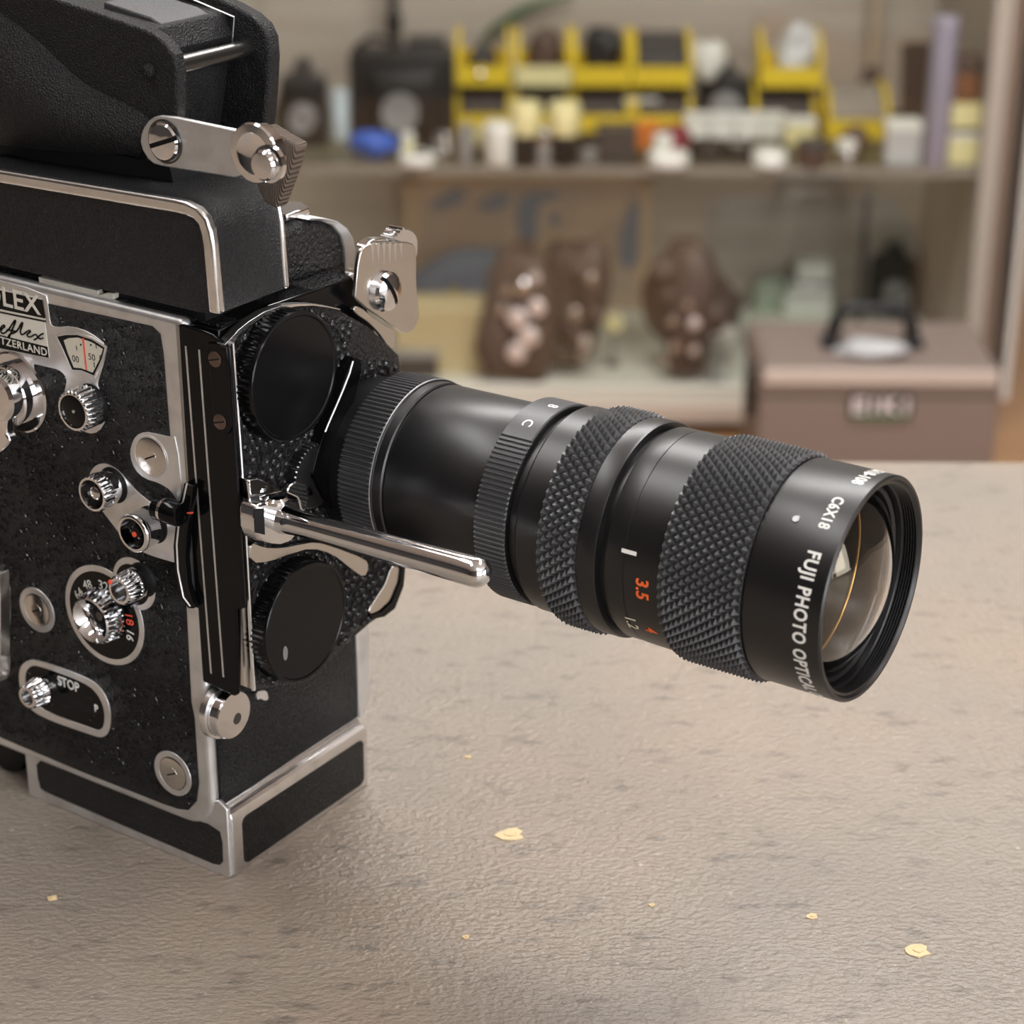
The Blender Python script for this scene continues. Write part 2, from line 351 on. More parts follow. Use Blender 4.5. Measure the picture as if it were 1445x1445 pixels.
# nameplate
def side_text(name, s, p, size, m, parent, v, width=None, ang=0, **k):
    o = SP(p, v)
    def fn(x, y, z): return (o[0] + x * cos(ang) - y * sin(ang), v - z, o[1] + x * sin(ang) + y * cos(ang))
    return text(name, s, size, m, parent, fn, **k)
def quad(pts, v, th, name, m, parent, **k): return MB().prism(S(pts, v), 'v', v - th, v + .1).build(name, m, parent, **k)
VN = VP - .36
npl = MB().prism(S([c2(-160, 112), c2(232, 203), c2(272, 528), c2(-160, 448)], VN), 'v', VN - .1, VN + .2).build('nameplate', CREAM, MC)
quad([c2(-160, 117), c2(232, 207), c2(250, 312), c2(-160, 228)], VN - .1, .06, 'name_band', GLOSSB, npl)
quad([c2(-160, 360), c2(262, 466), c2(270, 527), c2(-160, 443)], VN - .1, .06, 'name_band', GLOSSB, npl)
quad([c2(-160, 226), c2(249, 310), c2(250, 317), c2(-160, 233)], VN - .1, .12, 'name_line', CREAM, npl)
quad([c2(-160, 238), c2(252, 322), c2(253, 331), c2(-160, 247)], VN - .1, .08, 'name_line', GLOSSB, npl)
pL = SP(c2(222, 290), VN - .2)
text('lettering', 'BOLEX', 7.6, CREAM, npl, lambda x, y, z: (pL[0] + x*1.1, VN - .16 - z, pL[1] + y), ext=.04, bold=.12, align='RIGHT', spacing=1.02)
pS = SP(c2(262, 518), VN - .2)
text('lettering', 'MADE IN SWITZERLAND', 3.0, CREAM, npl, lambda x, y, z: (pS[0] + x*1.1, VN - .16 - z, pS[1] + y), ext=.04, bold=.04, align='RIGHT', spacing=1.1)
# handwritten "Reflex": one pen line, points in c2 pixels
for st in ([(-70, 385), (-52, 318), (-40, 312), (-28, 325), (-40, 345), (-58, 350), (-45, 352), (-30, 375), (-16, 388), (-2, 372), (12, 352), (24, 345), (28, 356), (14, 366), (4, 378), (10, 392), (26, 392), (50, 370), (72, 335), (84, 318), (88, 326), (76, 352), (62, 390), (50, 416), (44, 412), (56, 396), (80, 390), (100, 372), (118, 338), (126, 330), (124, 346), (112, 378), (116, 398), (130, 398), (146, 384), (164, 374), (170, 382), (158, 392), (148, 398), (156, 412), (172, 412), (188, 400), (200, 398), (208, 412), (222, 424), (240, 418)], [(240, 393), (222, 400), (202, 422), (188, 428)], [(38, 372), (70, 378), (95, 382)]):
    path = [SP(c2(*q), VN - .16) for q in st]; path = chaikin(path, 1, False)
    MB().tube([(a, VN - .16, b) for a, b in path], .27, 6).build('script_lettering', GLOSSB, npl)

# footage_window
VW = VP - .34
fw = MB().prism(S([c2(315, 410), c2(365, 400), c2(430, 400), c2(510, 425), c2(580, 470), c2(565, 530), c2(520, 625), c2(450, 595), c2(398, 592), c2(350, 480)], VW), 'v', VW - .05, VW + .2).build('footage_window', MATTEB, MC)
MB().prism(S([c2(352, 430), c2(380, 418), c2(430, 415), c2(505, 440), c2(568, 478), c2(552, 530), c2(512, 608), c2(450, 584), c2(408, 580), c2(375, 500)], VW), 'v', VW - .1, VW).build('dial', mat('dial_cream', (0.62, 0.58, 0.48), .5), fw)
MB().prism(S([c2(456, 418), c2(464, 419), c2(482, 595), c2(475, 594)], VW), 'v', VW - .2, VW).build('pointer', REDP, fw)
for s, p in (('00', c2(398, 545)), ('50', c2(487, 535)), ('0', c2(548, 545))): side_text('lettering', s, p, 2.6, MATTEB, fw, VW - .13, ext=.02)
for p, q in ((c2(420, 460), c2(424, 485)), (c2(528, 450), c2(532, 475)), (c2(518, 550), c2(521, 580))):
    MB().tube([(*SP(p, VW - .13)[:1], VW - .13, SP(p, VW - .13)[1]), (SP(q, VW - .13)[0], VW - .13, SP(q, VW - .13)[1])], .12, 6).build('tick', MATTEB, fw)
for p in (c2(445, 455), c2(500, 456), c2(470, 552)):
    a = SP(p, VW - .13); MB().prism(circ(a, .3, 10), 'v', VW - .16, VW).build('dot', MATTEB, fw)
rimo = S([c2(305, 402), c2(362, 388), c2(432, 388), c2(516, 414), c2(592, 465), c2(576, 535), c2(525, 640), c2(450, 606), c2(390, 603), c2(340, 485)], VW)
rimi = S([c2(315, 410), c2(365, 400), c2(430, 400), c2(510, 425), c2(580, 470), c2(565, 530), c2(520, 625), c2(450, 595), c2(398, 592), c2(350, 480)], VW)
MB().ring(rimo, rimi, 'v', VW - .3, VW + .1).build('frame', SATIN, fw, bevel=.08)

# screw covers set in the plate
def screw_cover(p, r, ringr, name='screw_cover'):
    a = SP(p, VP - .3); o = MB().lathe([(0, r * .96), (.35, r * .96), (.5, r * .9), (.5, 0)], (a[0], VP - .1, a[1]), 'v', 40, -1).build(name, NICKEL, MC)
    MB().ring(circ(a, ringr, 40), circ(a, r, 40), 'v', VP - .42, VP).build('ring', SATIN, o, bevel=.15)
    MB().lathe([(0, r * .38), (.62, r * .38), (.66, 0)], (a[0], VP - .1, a[1]), 'v', 24, -1).build('screw', NICKEL, o)
    t = .45; MB().prism([(a[0] - r*.36*cos(t), a[1] - r*.36*sin(t) - .25), (a[0] + r*.36*cos(t), a[1] + r*.36*sin(t) - .25), (a[0] + r*.36*cos(t), a[1] + r*.36*sin(t) + .25), (a[0] - r*.36*cos(t), a[1] - r*.36*sin(t) + .25)], 'v', VP - .8, VP - .5).build('slot', MATTEB, o)
screw_cover(c2(832, 1073), 5.6, 6.1); screw_cover(c3(204, 940), 5.0, 6.9); screw_cover(c4(640, 503), 5.1, 6.9)

# knobs on the side
def knob(p, prof, L, m, teeth=None, name='control_knob', seg=48):
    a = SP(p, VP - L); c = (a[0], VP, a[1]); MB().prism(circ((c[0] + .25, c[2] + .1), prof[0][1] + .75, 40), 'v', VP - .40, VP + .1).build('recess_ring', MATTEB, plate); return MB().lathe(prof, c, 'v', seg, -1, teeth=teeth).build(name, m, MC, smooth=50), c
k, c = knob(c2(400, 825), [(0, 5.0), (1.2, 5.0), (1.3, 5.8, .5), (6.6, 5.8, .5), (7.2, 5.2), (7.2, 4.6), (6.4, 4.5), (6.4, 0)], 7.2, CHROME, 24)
MB().lathe([(5.8, 4.5), (6.7, 4.5), (6.8, 4.2), (6.8, 0)], c, 'v', 40, -1).build('face', GLOSSB, k)
MB().lathe([(6.7, .5), (7.0, .45), (7.1, 0)], c, 'v', 12, -1).build('pin', CHROME, k)
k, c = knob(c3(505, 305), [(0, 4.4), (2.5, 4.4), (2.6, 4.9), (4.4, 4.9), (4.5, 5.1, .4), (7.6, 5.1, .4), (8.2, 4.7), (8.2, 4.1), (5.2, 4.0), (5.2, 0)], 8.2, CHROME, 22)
MB().lathe([(4.8, 4.0), (5.6, 4.0), (5.6, 0)], c, 'v', 32, -1).build('face', GLOSSB, k)
MB().lathe([(5.5, 1.9), (7.0, 1.8), (7.4, 1.3), (7.5, 0)], c, 'v', 24, -1).build('stud', NICKEL, k)
a = c
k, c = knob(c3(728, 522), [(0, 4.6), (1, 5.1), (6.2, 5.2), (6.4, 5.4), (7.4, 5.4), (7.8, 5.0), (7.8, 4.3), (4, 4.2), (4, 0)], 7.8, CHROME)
MB().lathe([(3.6, 4.2), (4.4, 4.2), (4.4, 0)], c, 'v', 32, -1).build('face', GLOSSB, k)
MB().lathe([(4.3, 2.2), (6.2, 2.0), (6.6, 1.5), (6.7, 0)], c, 'v', 24, -1).build('stud', GLOSSB, k)
MB().lathe([(6.5, .75), (7.0, .7), (7.1, 0)], (c[0] - .2, c[1], c[2] - .5), 'v', 16, -1).build('red_dot', REDP, k)
MB().lathe([(0, 1.5), (.9, 1.5), (1.0, 1.1), (.5, 1.0), (.5, 0)], (c[0] + 4.4, VP - 3.0, c[2] - .6), 'u', 20).build('cross_hole', MATTEB, k)
# speed dial
fig8 = [c3(385, 800), c3(420, 730), c3(490, 700), c3(560, 712), c3(598, 728), c3(620, 700), c3(660, 665), c3(720, 652), c3(780, 680), c3(822, 740), c3(838, 820), c3(825, 890), c3(796, 930), c3(768, 965), c3(782, 1060), c3(772, 1140), c3(730, 1212), c3(670, 1240), c3(590, 1215), c3(500, 1140), c3(420, 1030), c3(380, 920)]
cd_ = SP(c3(578, 968), VP); VD = VP - .34
for cc, rr in ((cd_, 14.9), (SP(c3(742, 794), VP), 7.7)): MB().prism(circ(cc, rr, 64), 'v', VP - .32, VP + .2).build('trim_island', SATIN, plate, bevel=.12)
MB().prism(circ(SP(c3(735, 798), VP), 6.0, 48), 'v', VP - .42, VP + .2).build('recess_ring', GLOSSB, plate)
dial = MB().prism(circ(cd_, 13.1, 64), 'v', VD - .06, VD + .2).build('speed_dial', GLOSSB, MC)
def dial_text(s, p, size, m, ang):
    o = SP(p, VD); return text('lettering', s, size, m, dial, lambda x, y, z: (o[0] + x*cos(ang) - y*sin(ang), VD - .1 - z, o[1] + x*sin(ang) + y*cos(ang)), ext=.03, bold=.02, align='CENTER')
dial_text('64', c3(448, 868), 3.6, WHITEP, .75); dial_text('48', c3(490, 822), 3.6, WHITEP, .35); dial_text('32', c3(572, 830), 3.9, WHITEP, .0)
dial_text('24', c3(612, 925), 3.4, WHITEP, -.9); dial_text('18', c3(694, 985), 4.0, REDP, -1.45); dial_text('16', c3(700, 1068), 3.8, WHITEP, -1.75)
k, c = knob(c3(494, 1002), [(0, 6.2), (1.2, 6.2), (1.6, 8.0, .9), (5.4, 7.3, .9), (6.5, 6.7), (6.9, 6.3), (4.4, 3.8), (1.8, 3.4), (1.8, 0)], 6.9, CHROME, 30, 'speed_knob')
MB().lathe([(1.5, 3.3), (2.0, 3.3), (2.0, 0)], c, 'v', 32, -1).build('recess', MATTEB, k)
MB().lathe([(1.9, 1.5), (3.2, 1.3), (3.2, 0)], c, 'v', 20, -1).build('spindle', MATS['dark_steel'], k)
a = SP(c3(655, 1025), VD); MB().lathe([(0, 1.3), (.9, 1.2), (1.4, .7), (1.5, 0)], (a[0], VD, a[1]), 'v', 20, -1).build('index_stud', CHROME, dial)
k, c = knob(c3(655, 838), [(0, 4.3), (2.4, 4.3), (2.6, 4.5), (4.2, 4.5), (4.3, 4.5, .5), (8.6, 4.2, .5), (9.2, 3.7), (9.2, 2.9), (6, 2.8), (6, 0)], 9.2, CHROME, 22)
MB().lathe([(5.6, 2.8), (6.3, 2.8), (6.3, 0)], c, 'v', 24, -1).build('recess', MATS['dark_steel'], k)
a = SP(c3(607, 787), VP - 9.2); MB().lathe([(0, .7), (.5, .6), (.6, 0)], (a[0], VP - 9.0, a[1]), 'v', 14, -1).build('red_dot', REDP, k)
# run / stop slot
st_out = S([c4(72, 165), c4(75, 110), c4(100, 82), c4(140, 78), c4(330, 145), c4(388, 195), c4(415, 270), c4(410, 345), c4(385, 370), c4(350, 362), c4(150, 292), c4(95, 240)])
cxm = (sum(p[0] for p in st_out) / 12, sum(p[1] for p in st_out) / 12)
st_in = S([c4(96, 168), c4(98, 125), c4(115, 104), c4(142, 100), c4(322, 166), c4(370, 212), c4(392, 272), c4(388, 328), c4(370, 342), c4(348, 335), c4(165, 270), c4(118, 225)])
stp = MB().prism(chaikin(st_in), 'v', VP - .2, VP + .2).build('run_slot', GLOSSB, MC)
MB().ring(chaikin(st_out), chaikin(st_in), 'v', VP - .4, VP + .1).build('ring', SATIN, stp, bevel=.12)
MB().prism(chaikin(S([c4(170, 195), c4(205, 195), c4(345, 250), c4(362, 268), c4(360, 283), c4(330, 280), c4(185, 230)], VP - .2)), 'v', VP - .24, VP).build('slot', MATTEB, stp)
o1 = SP(c4(214, 173), VP - .25); text('lettering', 'STOP', 4.3, WHITEP, stp, lambda x, y, z: (o1[0] + x*.84, VP - .24 - z, o1[1] + y), ext=.03, bold=.05)
o2 = SP(c4(350, 272), VP - .25); text('lettering', 'P', 3.3, WHITEP, stp, lambda x, y, z: (o2[0] + x*.92, VP - .24 - z, o2[1] + y), ext=.03, bold=.05)
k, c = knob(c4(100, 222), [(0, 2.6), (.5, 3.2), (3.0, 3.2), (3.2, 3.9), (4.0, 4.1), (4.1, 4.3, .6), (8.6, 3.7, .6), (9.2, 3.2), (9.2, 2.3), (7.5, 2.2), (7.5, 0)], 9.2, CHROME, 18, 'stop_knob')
MB().lathe([(7.2, 2.2), (7.8, 2.2), (7.8, 0)], c, 'v', 24, -1).build('recess', MATS['dark_steel'], k)
# arrow engraved next to the upper knob
for p, q in (((675, 215), (700, 300)), ((675, 215), (662, 240)), ((675, 215), (690, 238))):
    A = SP(c3(*p), VP - .36); Bq = SP(c3(*q), VP - .36); MB().tube([(A[0], VP - .33, A[1]), (Bq[0], VP - .33, Bq[1])], .13, 6).build('engraved_arrow', MATTEB, plate)

# winding crank hub, cut by the picture edge
a = SP(c2(15, 745), VP - 6)
ch = MB().lathe([(0, 11.5), (1.2, 11.5), (1.6, 11.0), (1.6, 8.8), (5.5, 8.6), (6, 8.2), (6, 0)], (a[0], VP, a[1]), 'v', 56, -1).build('winding_crank', CHROME, MC)
hub = SP(c2(-20, 745), VP - 9)
MB().lathe([(0, 7.2), (3.2, 7.0), (4.0, 6.0), (4.2, 0)], (hub[0], VP - 6, hub[1]), 'v', 40, -1).build('hub', CHROME, ch)
MB().prism(chaikin(S([c2(-80, 640), c2(10, 640), c2(60, 700), c2(72, 800), c2(55, 930), c2(78, 965), c2(80, 990), c2(0, 1060), c2(-90, 1090)], VP - 7.5), 1), 'v', VP - 9.3, VP - 6.2).build('crank_arm', CHROME, ch, bevel=.5)
MB().prism(chaikin(S([c3(-120, 690), c3(5, 700), c3(22, 760), c3(22, 1290), c3(5, 1345), c3(-120, 1340)], VP - 12), 1), 'v', VP - 14, VP - 9).build('crank_handle', NICKEL, ch, bevel=.8)

# rear round foot in black behind the base
g = bp((4, 1078), 'v', 2.0)
MB().lathe([(-9, 8.2), (-8.4, 8.8), (0, 9.2), (1, 9.2, .5), (6, 9.2, .5), (7, 8.6), (7.4, 0)], (g[0] - 2, 12, 9.5), 'v', 48, -1, teeth=30).build('tripod_collar', GLOSSB, MC)

# ---- striped black slide at the front of the side ---------------------------------
sl = MB().prism(S([c2(958, 330), c2(1100, 372), c2(1170, 398), c2(1262, 470), c3(1345, 930), c3(1300, 940), c3(1312, 1405), c3(1290, 1418), c3(1115, 1335), c3(1088, 935), c3(1066, 935)]), 'v', VP, -.5).build('side_slide', GLOSSB, MC, bevel=.5)
for p, q in (((1024, 462), (1164, 1290)), ((1098, 482), (1232, 1310))):
    A, Bq = SP(c2(*p), VP), SP(c3(*q), VP); MB().prism([(A[0] - .28, A[1]), (A[0] + .28, A[1]), (Bq[0] + .28, Bq[1]), (Bq[0] - .28, Bq[1])], 'v', VP - .12, VP + .2).build('stripe', SATIN, sl)
sp_ = MB().prism(S([c2(1152, 440), c2(1222, 448), c2(1258, 470), c2(1290, 890), c2(1262, 945), c2(1190, 920)]), 'v', VP - .7, VP).build('screw_strip', GLOSSB, sl, bevel=.2)
for p in (c2(1184, 535), c2(1212, 880)):
    a = SP(p, VP - .7); sc = MB().lathe([(0, 2.05), (.25, 2.0), (.4, 1.7), (.45, 0)], (a[0], VP - .7, a[1]), 'v', 24, -1).build('screw', BROWNSCREW, sl); MB().prism([(a[0] - 1.8, a[1] - .75), (a[0] + 1.8, a[1] + .35), (a[0] + 1.8, a[1] + .75), (a[0] - 1.8, a[1] - .35)], 'v', VP - 1.18, VP - 1.0).build('screw_slot', MATTEB, sl)
# curved lever blade and its pull knob
lv = MB().prism(S([c3(1030, 232), c3(1078, 250), c3(1062, 400), c3(1045, 500), c3(1035, 650), c3(1048, 800), c3(1085, 925), c3(1055, 925), c3(1010, 870), c3(978, 720), c3(970, 580), c3(984, 450), c3(1010, 320)], VP - 1.2), 'v', VP - 2.4, VP - .1).build('filter_lever', GLOSSB, MC, bevel=.3)
MB().tube([(*[SP(c3(x, y), VP - 2.4)[0]], VP - 2.45, SP(c3(x, y), VP - 2.4)[1]) for x, y in ((1032, 240), (1012, 330), (988, 450), (975, 580), (982, 720), (1012, 868), (1050, 920))], .28, 6).build('bright_edge', SATIN, lv)
a = bp(c3(960, 400), 'v', VP - 4)
pk = MB().lathe([(-7.2, 2.6), (-6.6, 3.2), (-4.6, 3.3), (-4.4, 2.9), (-3.4, 2.9), (-3.2, 3.4), (1.2, 3.3), (1.8, 2.9), (1.8, 2.2), (.4, 1.6), (.4, 0)], (a[0] + 1, VP - 4.4, a[2]), 'u', 32).build('lever_knob', GLOSSB, MC)
MB().lathe([(-4.5, 3.0), (-4.4, 3.12), (-3.4, 3.12), (-3.3, 3.0)], (a[0] + 1, VP - 4.4, a[2]), 'u', 32, caps=False).build('chrome_band', CHROME, pk)
MB().prism(S([c3(1030, 402), c3(1062, 400), c3(1062, 410), c3(1030, 410)], VP - 2.5), 'v', VP - 2.55, VP - 2.3).build('red_mark', REDP, lv)

# ---- front block and turret -----------------------------------------------------
UT = 8.6
top_l, top_r = FP(c5(470, 560), 5.0), FP(c5(930, 400), 5.0)
fb = MB().prism([(.5, 60), (66, 60), (66, 140), (top_r[0] + 5, top_r[1] - 8), (top_r[0], top_r[1]), (top_l[0], top_l[1]), (.5, 163)], 'u', UF - 1, 5.0).build('front_block', GLOSSB, MC, bevel=.5)
tw = top_r[1]
MB().prism([(UF - .5, 2), (4.6, 2), (4.6, top_r[0] - .5), (UF - .5, top_r[0] - .5)], 'w', tw - .3, tw + .45).build('crackle_top', CRACKLE, fb, bevel=.2)
tpts = [c5(300, 742), c5(345, 690), c5(400, 648), c5(470, 605), c5(560, 568), c5(640, 550), c5(700, 545), c5(790, 552), c5(860, 572), c5(935, 612), c5(1010, 655), c5(1100, 735), c5(1165, 800), c5(1176, 920), c5(1176, 1100), c5(1176, 1900), c6(985, 490), c6(975, 570), c6(935, 660), c6(850, 720), c6(780, 780), c6(700, 860), c6(600, 960), c6(480, 985), c6(360, 1005), c6(345, 640), c6(330, 300)]
turret = MB().prism(Fr(tpts, UT), 'u', 4.0, UT).build('turret', CRACKLE, MC, bevel=.4)
# bright bevel along the turret's top edge
arc = [(270, 745), (300, 715), (345, 665), (400, 622), (470, 578), (560, 545), (640, 536), (720, 536), (800, 548), (860, 562)]
arci = [(312, 748), (345, 690), (400, 648), (470, 600), (560, 562), (640, 549), (720, 545), (800, 555), (860, 567), (862, 569)]
MB().prism(Fr([c5(*p) for p in arc] + [c5(*p) for p in arci[::-1]], UT), 'u', 6.5, UT + .5).build('bright_bevel', EDGE, turret, bevel=.15)
MB().tube([(UT + .9, *FP(p, UT + .9)) for p in ((328, 484), (333.5, 560), (340, 650), (346, 750), (351.5, 850), (358, 974))], .55, 8).build('edge_strip', EDGE, turret)
MB().prism(Fr([c6(296, 660), c6(316, 650), c6(346, 1000), c6(306, 985)], UT - .5), 'u', 2, UT).build('lower_chamfer', NICKEL, turret)
# pebble texture cells on the turret face, raised one by one
random.seed(3)
cells = MB()
def inpoly(p, poly):
    r = False; j = len(poly) - 1
    for i in range(len(poly)):
        if (poly[i][1] > p[1]) != (poly[j][1] > p[1]) and p[0] < (poly[j][0]-poly[i][0]) * (p[1]-poly[i][1]) / (poly[j][1]-poly[i][1]) + poly[i][0]: r = not r
        j = i
    return r
tpoly = Fr(tpts, UT); gl_ = Fr([c5(925, 590), c5(1190, 760), c5(1190, 860), c5(1080, 830), c5(985, 840), c5(930, 780)], UT)
y = 60.0; row = 0
while y < 172:
    x = -4 + (row % 2) * 1.5
    while x < 72:
        q = (x + random.uniform(-.5, .5), y + random.uniform(-.5, .5))
        if not inpoly(q, gl_) and inpoly(q, tpoly) and inpoly((q[0] - 1.4, q[1]), tpoly) and inpoly((q[0] + 1.2, q[1] + 1.2), tpoly) and inpoly((q[0], q[1] - 1.3), tpoly):
            n = random.choice((5, 6, 7)); r0 = random.uniform(1.0, 1.4); a0 = random.uniform(0, 6)
            b0 = [(q[0] + r0 * cos(a0 + 2*pi*i/n) * random.uniform(.85, 1.1), q[1] + r0 * sin(a0 + 2*pi*i/n) * random.uniform(.85, 1.1)) for i in range(n)]
            vs = [(UT - .05, *p) for p in b0] + [(UT + .5, q[0] + (p[0]-q[0])*.78, q[1] + (p[1]-q[1])*.78) for p in b0] + [(UT + .62, q[0], q[1])]
            fs = [(i, (i+1) % n, n + (i+1) % n, n + i) for i in range(n)] + [(n + i, n + (i+1) % n, 2*n) for i in range(n)]
            cells.add(vs, fs)
        x += 2.95
    y += 2.55; row += 1
tag(cells.build('pebble_texture', mat('pebble_enamel', (.010, .010, .011), .16), turret, smooth=60), kind='stuff')

# two round turret caps
def turret_cap(ctr, u1=15.0, r=17.0):
    q = FP(ctr, u1)
    k = MB().lathe([(0, r - 1.2), (.4, r + .1, .45), (4.9, r + .1, .45), (5.4, r + .05), (6.2, r), (6.45, r - .25), (6.45, r - .9), (6.2, r - 1.2), (6.25, 0)], (u1 - 6.4, *q), 'u', teeth=64).build('turret_cap', CAPB, MC, smooth=30)
    return k
turret_cap((417, 532)); turret_cap((433, 878.5))
a = FP(c6(490, 850), 15.0); MB().prism(chaikin([(a[0] + dx, a[1] + dy) for dx, dy in ((-.8, 1.8), (.3, 2.4), (1.3, .6), (.9, -1.6), (.2, -2.4), (-.9, -1.2))]), 'u', 14.9, 15.02 - .12).build('scuff', mat('scuff_grey', (.16, .16, .16), .5), MC)

# small knurled ring beside the lens mount
q = FP((446, 672), 12)
MB().lathe([(0, 9.0, .6), (3.2, 9.0, .6), (3.5, 8.6), (3.5, 0)], (UT, *q), 'u', teeth=40).build('gear_ring', mat('gear_steel', (.25, .25, .26), .3, metal=1), MC)
# black clamp bar running down beside the lens mount
UB = 12.5
bar = MB().prism(chaikin(Fr([c5(935, 812), c5(965, 812), c5(978, 850), c5(972, 900), c5(945, 1010), c5(900, 1150), c5(866, 1300), c5(850, 1420), c7(90, 660), c7(20, 560), c7(0, 480), c5(722, 1420), c5(760, 1270), c5(800, 1160), c5(850, 1040), c5(900, 900)], UB), 1), 'u', UT, UB).build('clamp_bar', GLOSSB, MC, bevel=.5)
e = [FP(c5(x, y), UB + .1) for x, y in ((932, 830), (915, 890), (880, 980), (850, 1050), (815, 1130), (790, 1190))]
MB().tube([(UB + .1, *p) for p in e], .28, 6).build('bright_edge', SATIN, bar)
# silver crescent and black rim low on the right of the turret
cr = MB().prism(chaikin(Fr([c6(975, 480), c6(968, 540), c6(935, 620), c6(890, 665), c6(850, 685), c6(838, 665), c6(880, 600), c6(915, 545), c6(935, 478)], UT + .5), 1), 'u', UT - .5, UT + .8).build('crescent_spring', NICKEL, MC, bevel=.2)
MB().prism(Fr([c6(990, 470), c6(982, 560), c6(945, 655), c6(900, 690), c6(850, 700), c6(835, 672), c6(850, 685), c6(890, 668), c6(935, 625), c6(968, 545), c6(976, 480)], UT + .5), 'u', UT - 1, UT + 1.4).build('rim', GLOSSB, cr)

# ---- chrome latch at the top right ------------------------------------------------
UL = 9.5
lt = MB().prism(chaikin(Fr([c5(962, 300), c5(985, 250), c5(1030, 228), c5(1200, 218), c5(1250, 235), c5(1258, 300), c5(1255, 420), c5(1272, 580), c5(1262, 640), c5(1235, 680), c5(1205, 690), c5(1165, 672), c5(945, 520), c5(945, 480)], UL), 1), 'u', UL - 1.3, UL).build('turret_latch', NICKEL, MC, bevel=.3, segs=3)
fing = MB().prism(chaikin(Fr([c5(930, 560), c5(960, 545), c5(1050, 620), c5(1145, 670), c5(1148, 720), c5(1130, 790), c5(1112, 775), c5(1085, 715), c5(1020, 640), c5(940, 585)], UL - 1.5), 1), 'u', UL - 2.5, UL - 1.3).build('finger', NICKEL, lt, bevel=.2)
MB().prism(chaikin(Fr([c5(1105, 240), c5(1118, 205), c5(1140, 172), c5(1165, 152), c5(1205, 148), c5(1240, 166), c5(1260, 200), c5(1264, 250), c5(1255, 310)], UL - 3), 1), 'u', UL - 6, UL - 2.8).build('thumb_wheel', CHROME, lt, bevel=.4)
MB().prism(chaikin(Fr([c5(975, 262), c5(1000, 222), c5(1030, 204), c5(1085, 198), c5(1105, 215), c5(1108, 240)], UL - 2), 1), 'u', UL - 4.5, UL - 1.2).build('milled_edge', CHROME, lt, bevel=.3)
for i in range(5):
    A = FP(c5(1112 + 13 * i, 212 - 15 * i), UL - 3); MB().prism(circ(A, .55, 8), 'u', UL - 6.1, UL - 1.3).build('tooth', CHROME, lt)
for i in range(6):
    x0 = 1030 + i * 29; A = FP(c5(x0, 232), UL); Bq = FP(c5(x0 + 2, 355 - i * 9), UL)
    MB().prism([(A[0] - .75, A[1] + .3), (A[0] + .75, A[1] + .3), (Bq[0], Bq[1])], 'u', UL - .1, UL + .14).build('groove', CHROME, lt)
q = FP(c5(1122, 480), UL + 2)
sc = MB().lathe([(0, 5.6), (1.2, 5.6), (2.1, 5.0), (2.8, 3.6), (3.2, 1.8), (3.3, 0)], (UL, *q), 'u', 40).build('screw', CHROME, lt)
dx, dz = .5, -.866
cut(sc, MB().prism([(q[0] + dx*a - dz*b_, q[1] + dz*a + dx*b_) for a, b_ in ((-5.8, -.7), (5.8, -.7), (5.8, .7), (-5.8, .7))], 'u', UL + 1.2, UL + 6.0))
MB().prism([(q[0] + dx*a - dz*b_, q[1] + dz*a + dx*b_) for a, b_ in ((-5.2, -.68), (5.2, -.68), (5.2, .68), (-5.2, .68))], 'u', UL + .9, UL + 1.35).build('slot_shade', MATTEB, lt)  # matte black strip puts shade into the bright chrome slot

# ---- turning lever with chrome rod ------------------------------------------------
VR = 6.0
br = MB().prism(Fr([c6(322, 110), c6(360, 100), c6(440, 140), c6(470, 158), c6(420, 170), c6(330, 196)], 12), 'u', UT + .3, 13).build('lever_bracket', CHROME, MC, bevel=.4)
MB().prism(chaikin(Fr([c6(338, 372), c6(400, 398), c6(470, 400), c6(545, 385), c6(620, 372), c6(700, 396), c6(830, 446), c6(846, 480), c6(826, 530), c6(770, 490), c6(690, 425), c6(600, 402), c6(500, 432), c6(420, 462), c6(345, 468)], 10.5), 1), 'u', 9.4, 10.6).build('spring_blade', NICKEL, br, bevel=.2)
P0 = bp(c6(470, 275), 'v', VR); P1 = bp(c6(1300, 503), 'v', VR)
n = 14; pts = []; rads = []
for i in range(n):
    t = i / (n - 1); pts.append(tuple(P0 + (P1 - P0) * t)); rads.append(3.1 + .8 * t if t > .12 else 3.1 + (0.12 - t) * 8)
d = (P1 - P0) / np.linalg.norm(P1 - P0)
for k_ in range(1, 7):
    a_ = k_ * pi / 2 / 6; pts.append(tuple(P1 + d * 3.9 * sin(a_))); rads.append(max(3.9 * cos(a_), .02))
lev = MB().tube(pts, rads, 28).build('turret_lever', CHROME, MC)
blk = Fr([c6(345, 220), c6(400, 200), c6(525, 190), c6(545, 230), c6(545, 330), c6(480, 388), c6(400, 380), c6(352, 355)], P0[0])
MB().prism(chaikin(blk, 1), 'u', P0[0] - 4.5, P0[0] + 1).build('pivot_block', CHROME, lev, bevel=.8, segs=3)
bm_ = (sum(p[0] for p in blk) / len(blk), sum(p[1] for p in blk) / len(blk))
MB().prism([(bm_[0] + dx, bm_[1] + dz) for dx, dz in ((-3, -3.5), (4, -3.5), (4, 3.5), (-3, 3.5))], 'u', UT - .2, P0[0] - 4).build('pivot_stem', NICKEL, lev, bevel=.4)
q = bp(c6(455, 200), 'w', max(b[1] for b in blk) + .2)
MB().lathe([(0, 3.0), (.9, 2.9), (1.5, 2.2), (1.7, 0)], tuple(q - np.array([0, 0, .5])), 'w', 28).build('pivot_screw', CHROME, lev)
q = bp(c6(375, 150), 'u', 11); MB().lathe([(0, 2.6), (.9, 2.4), (1.4, 1.5), (1.5, 0)], tuple(q), 'w', 24).build('bracket_screw', CHROME, br)
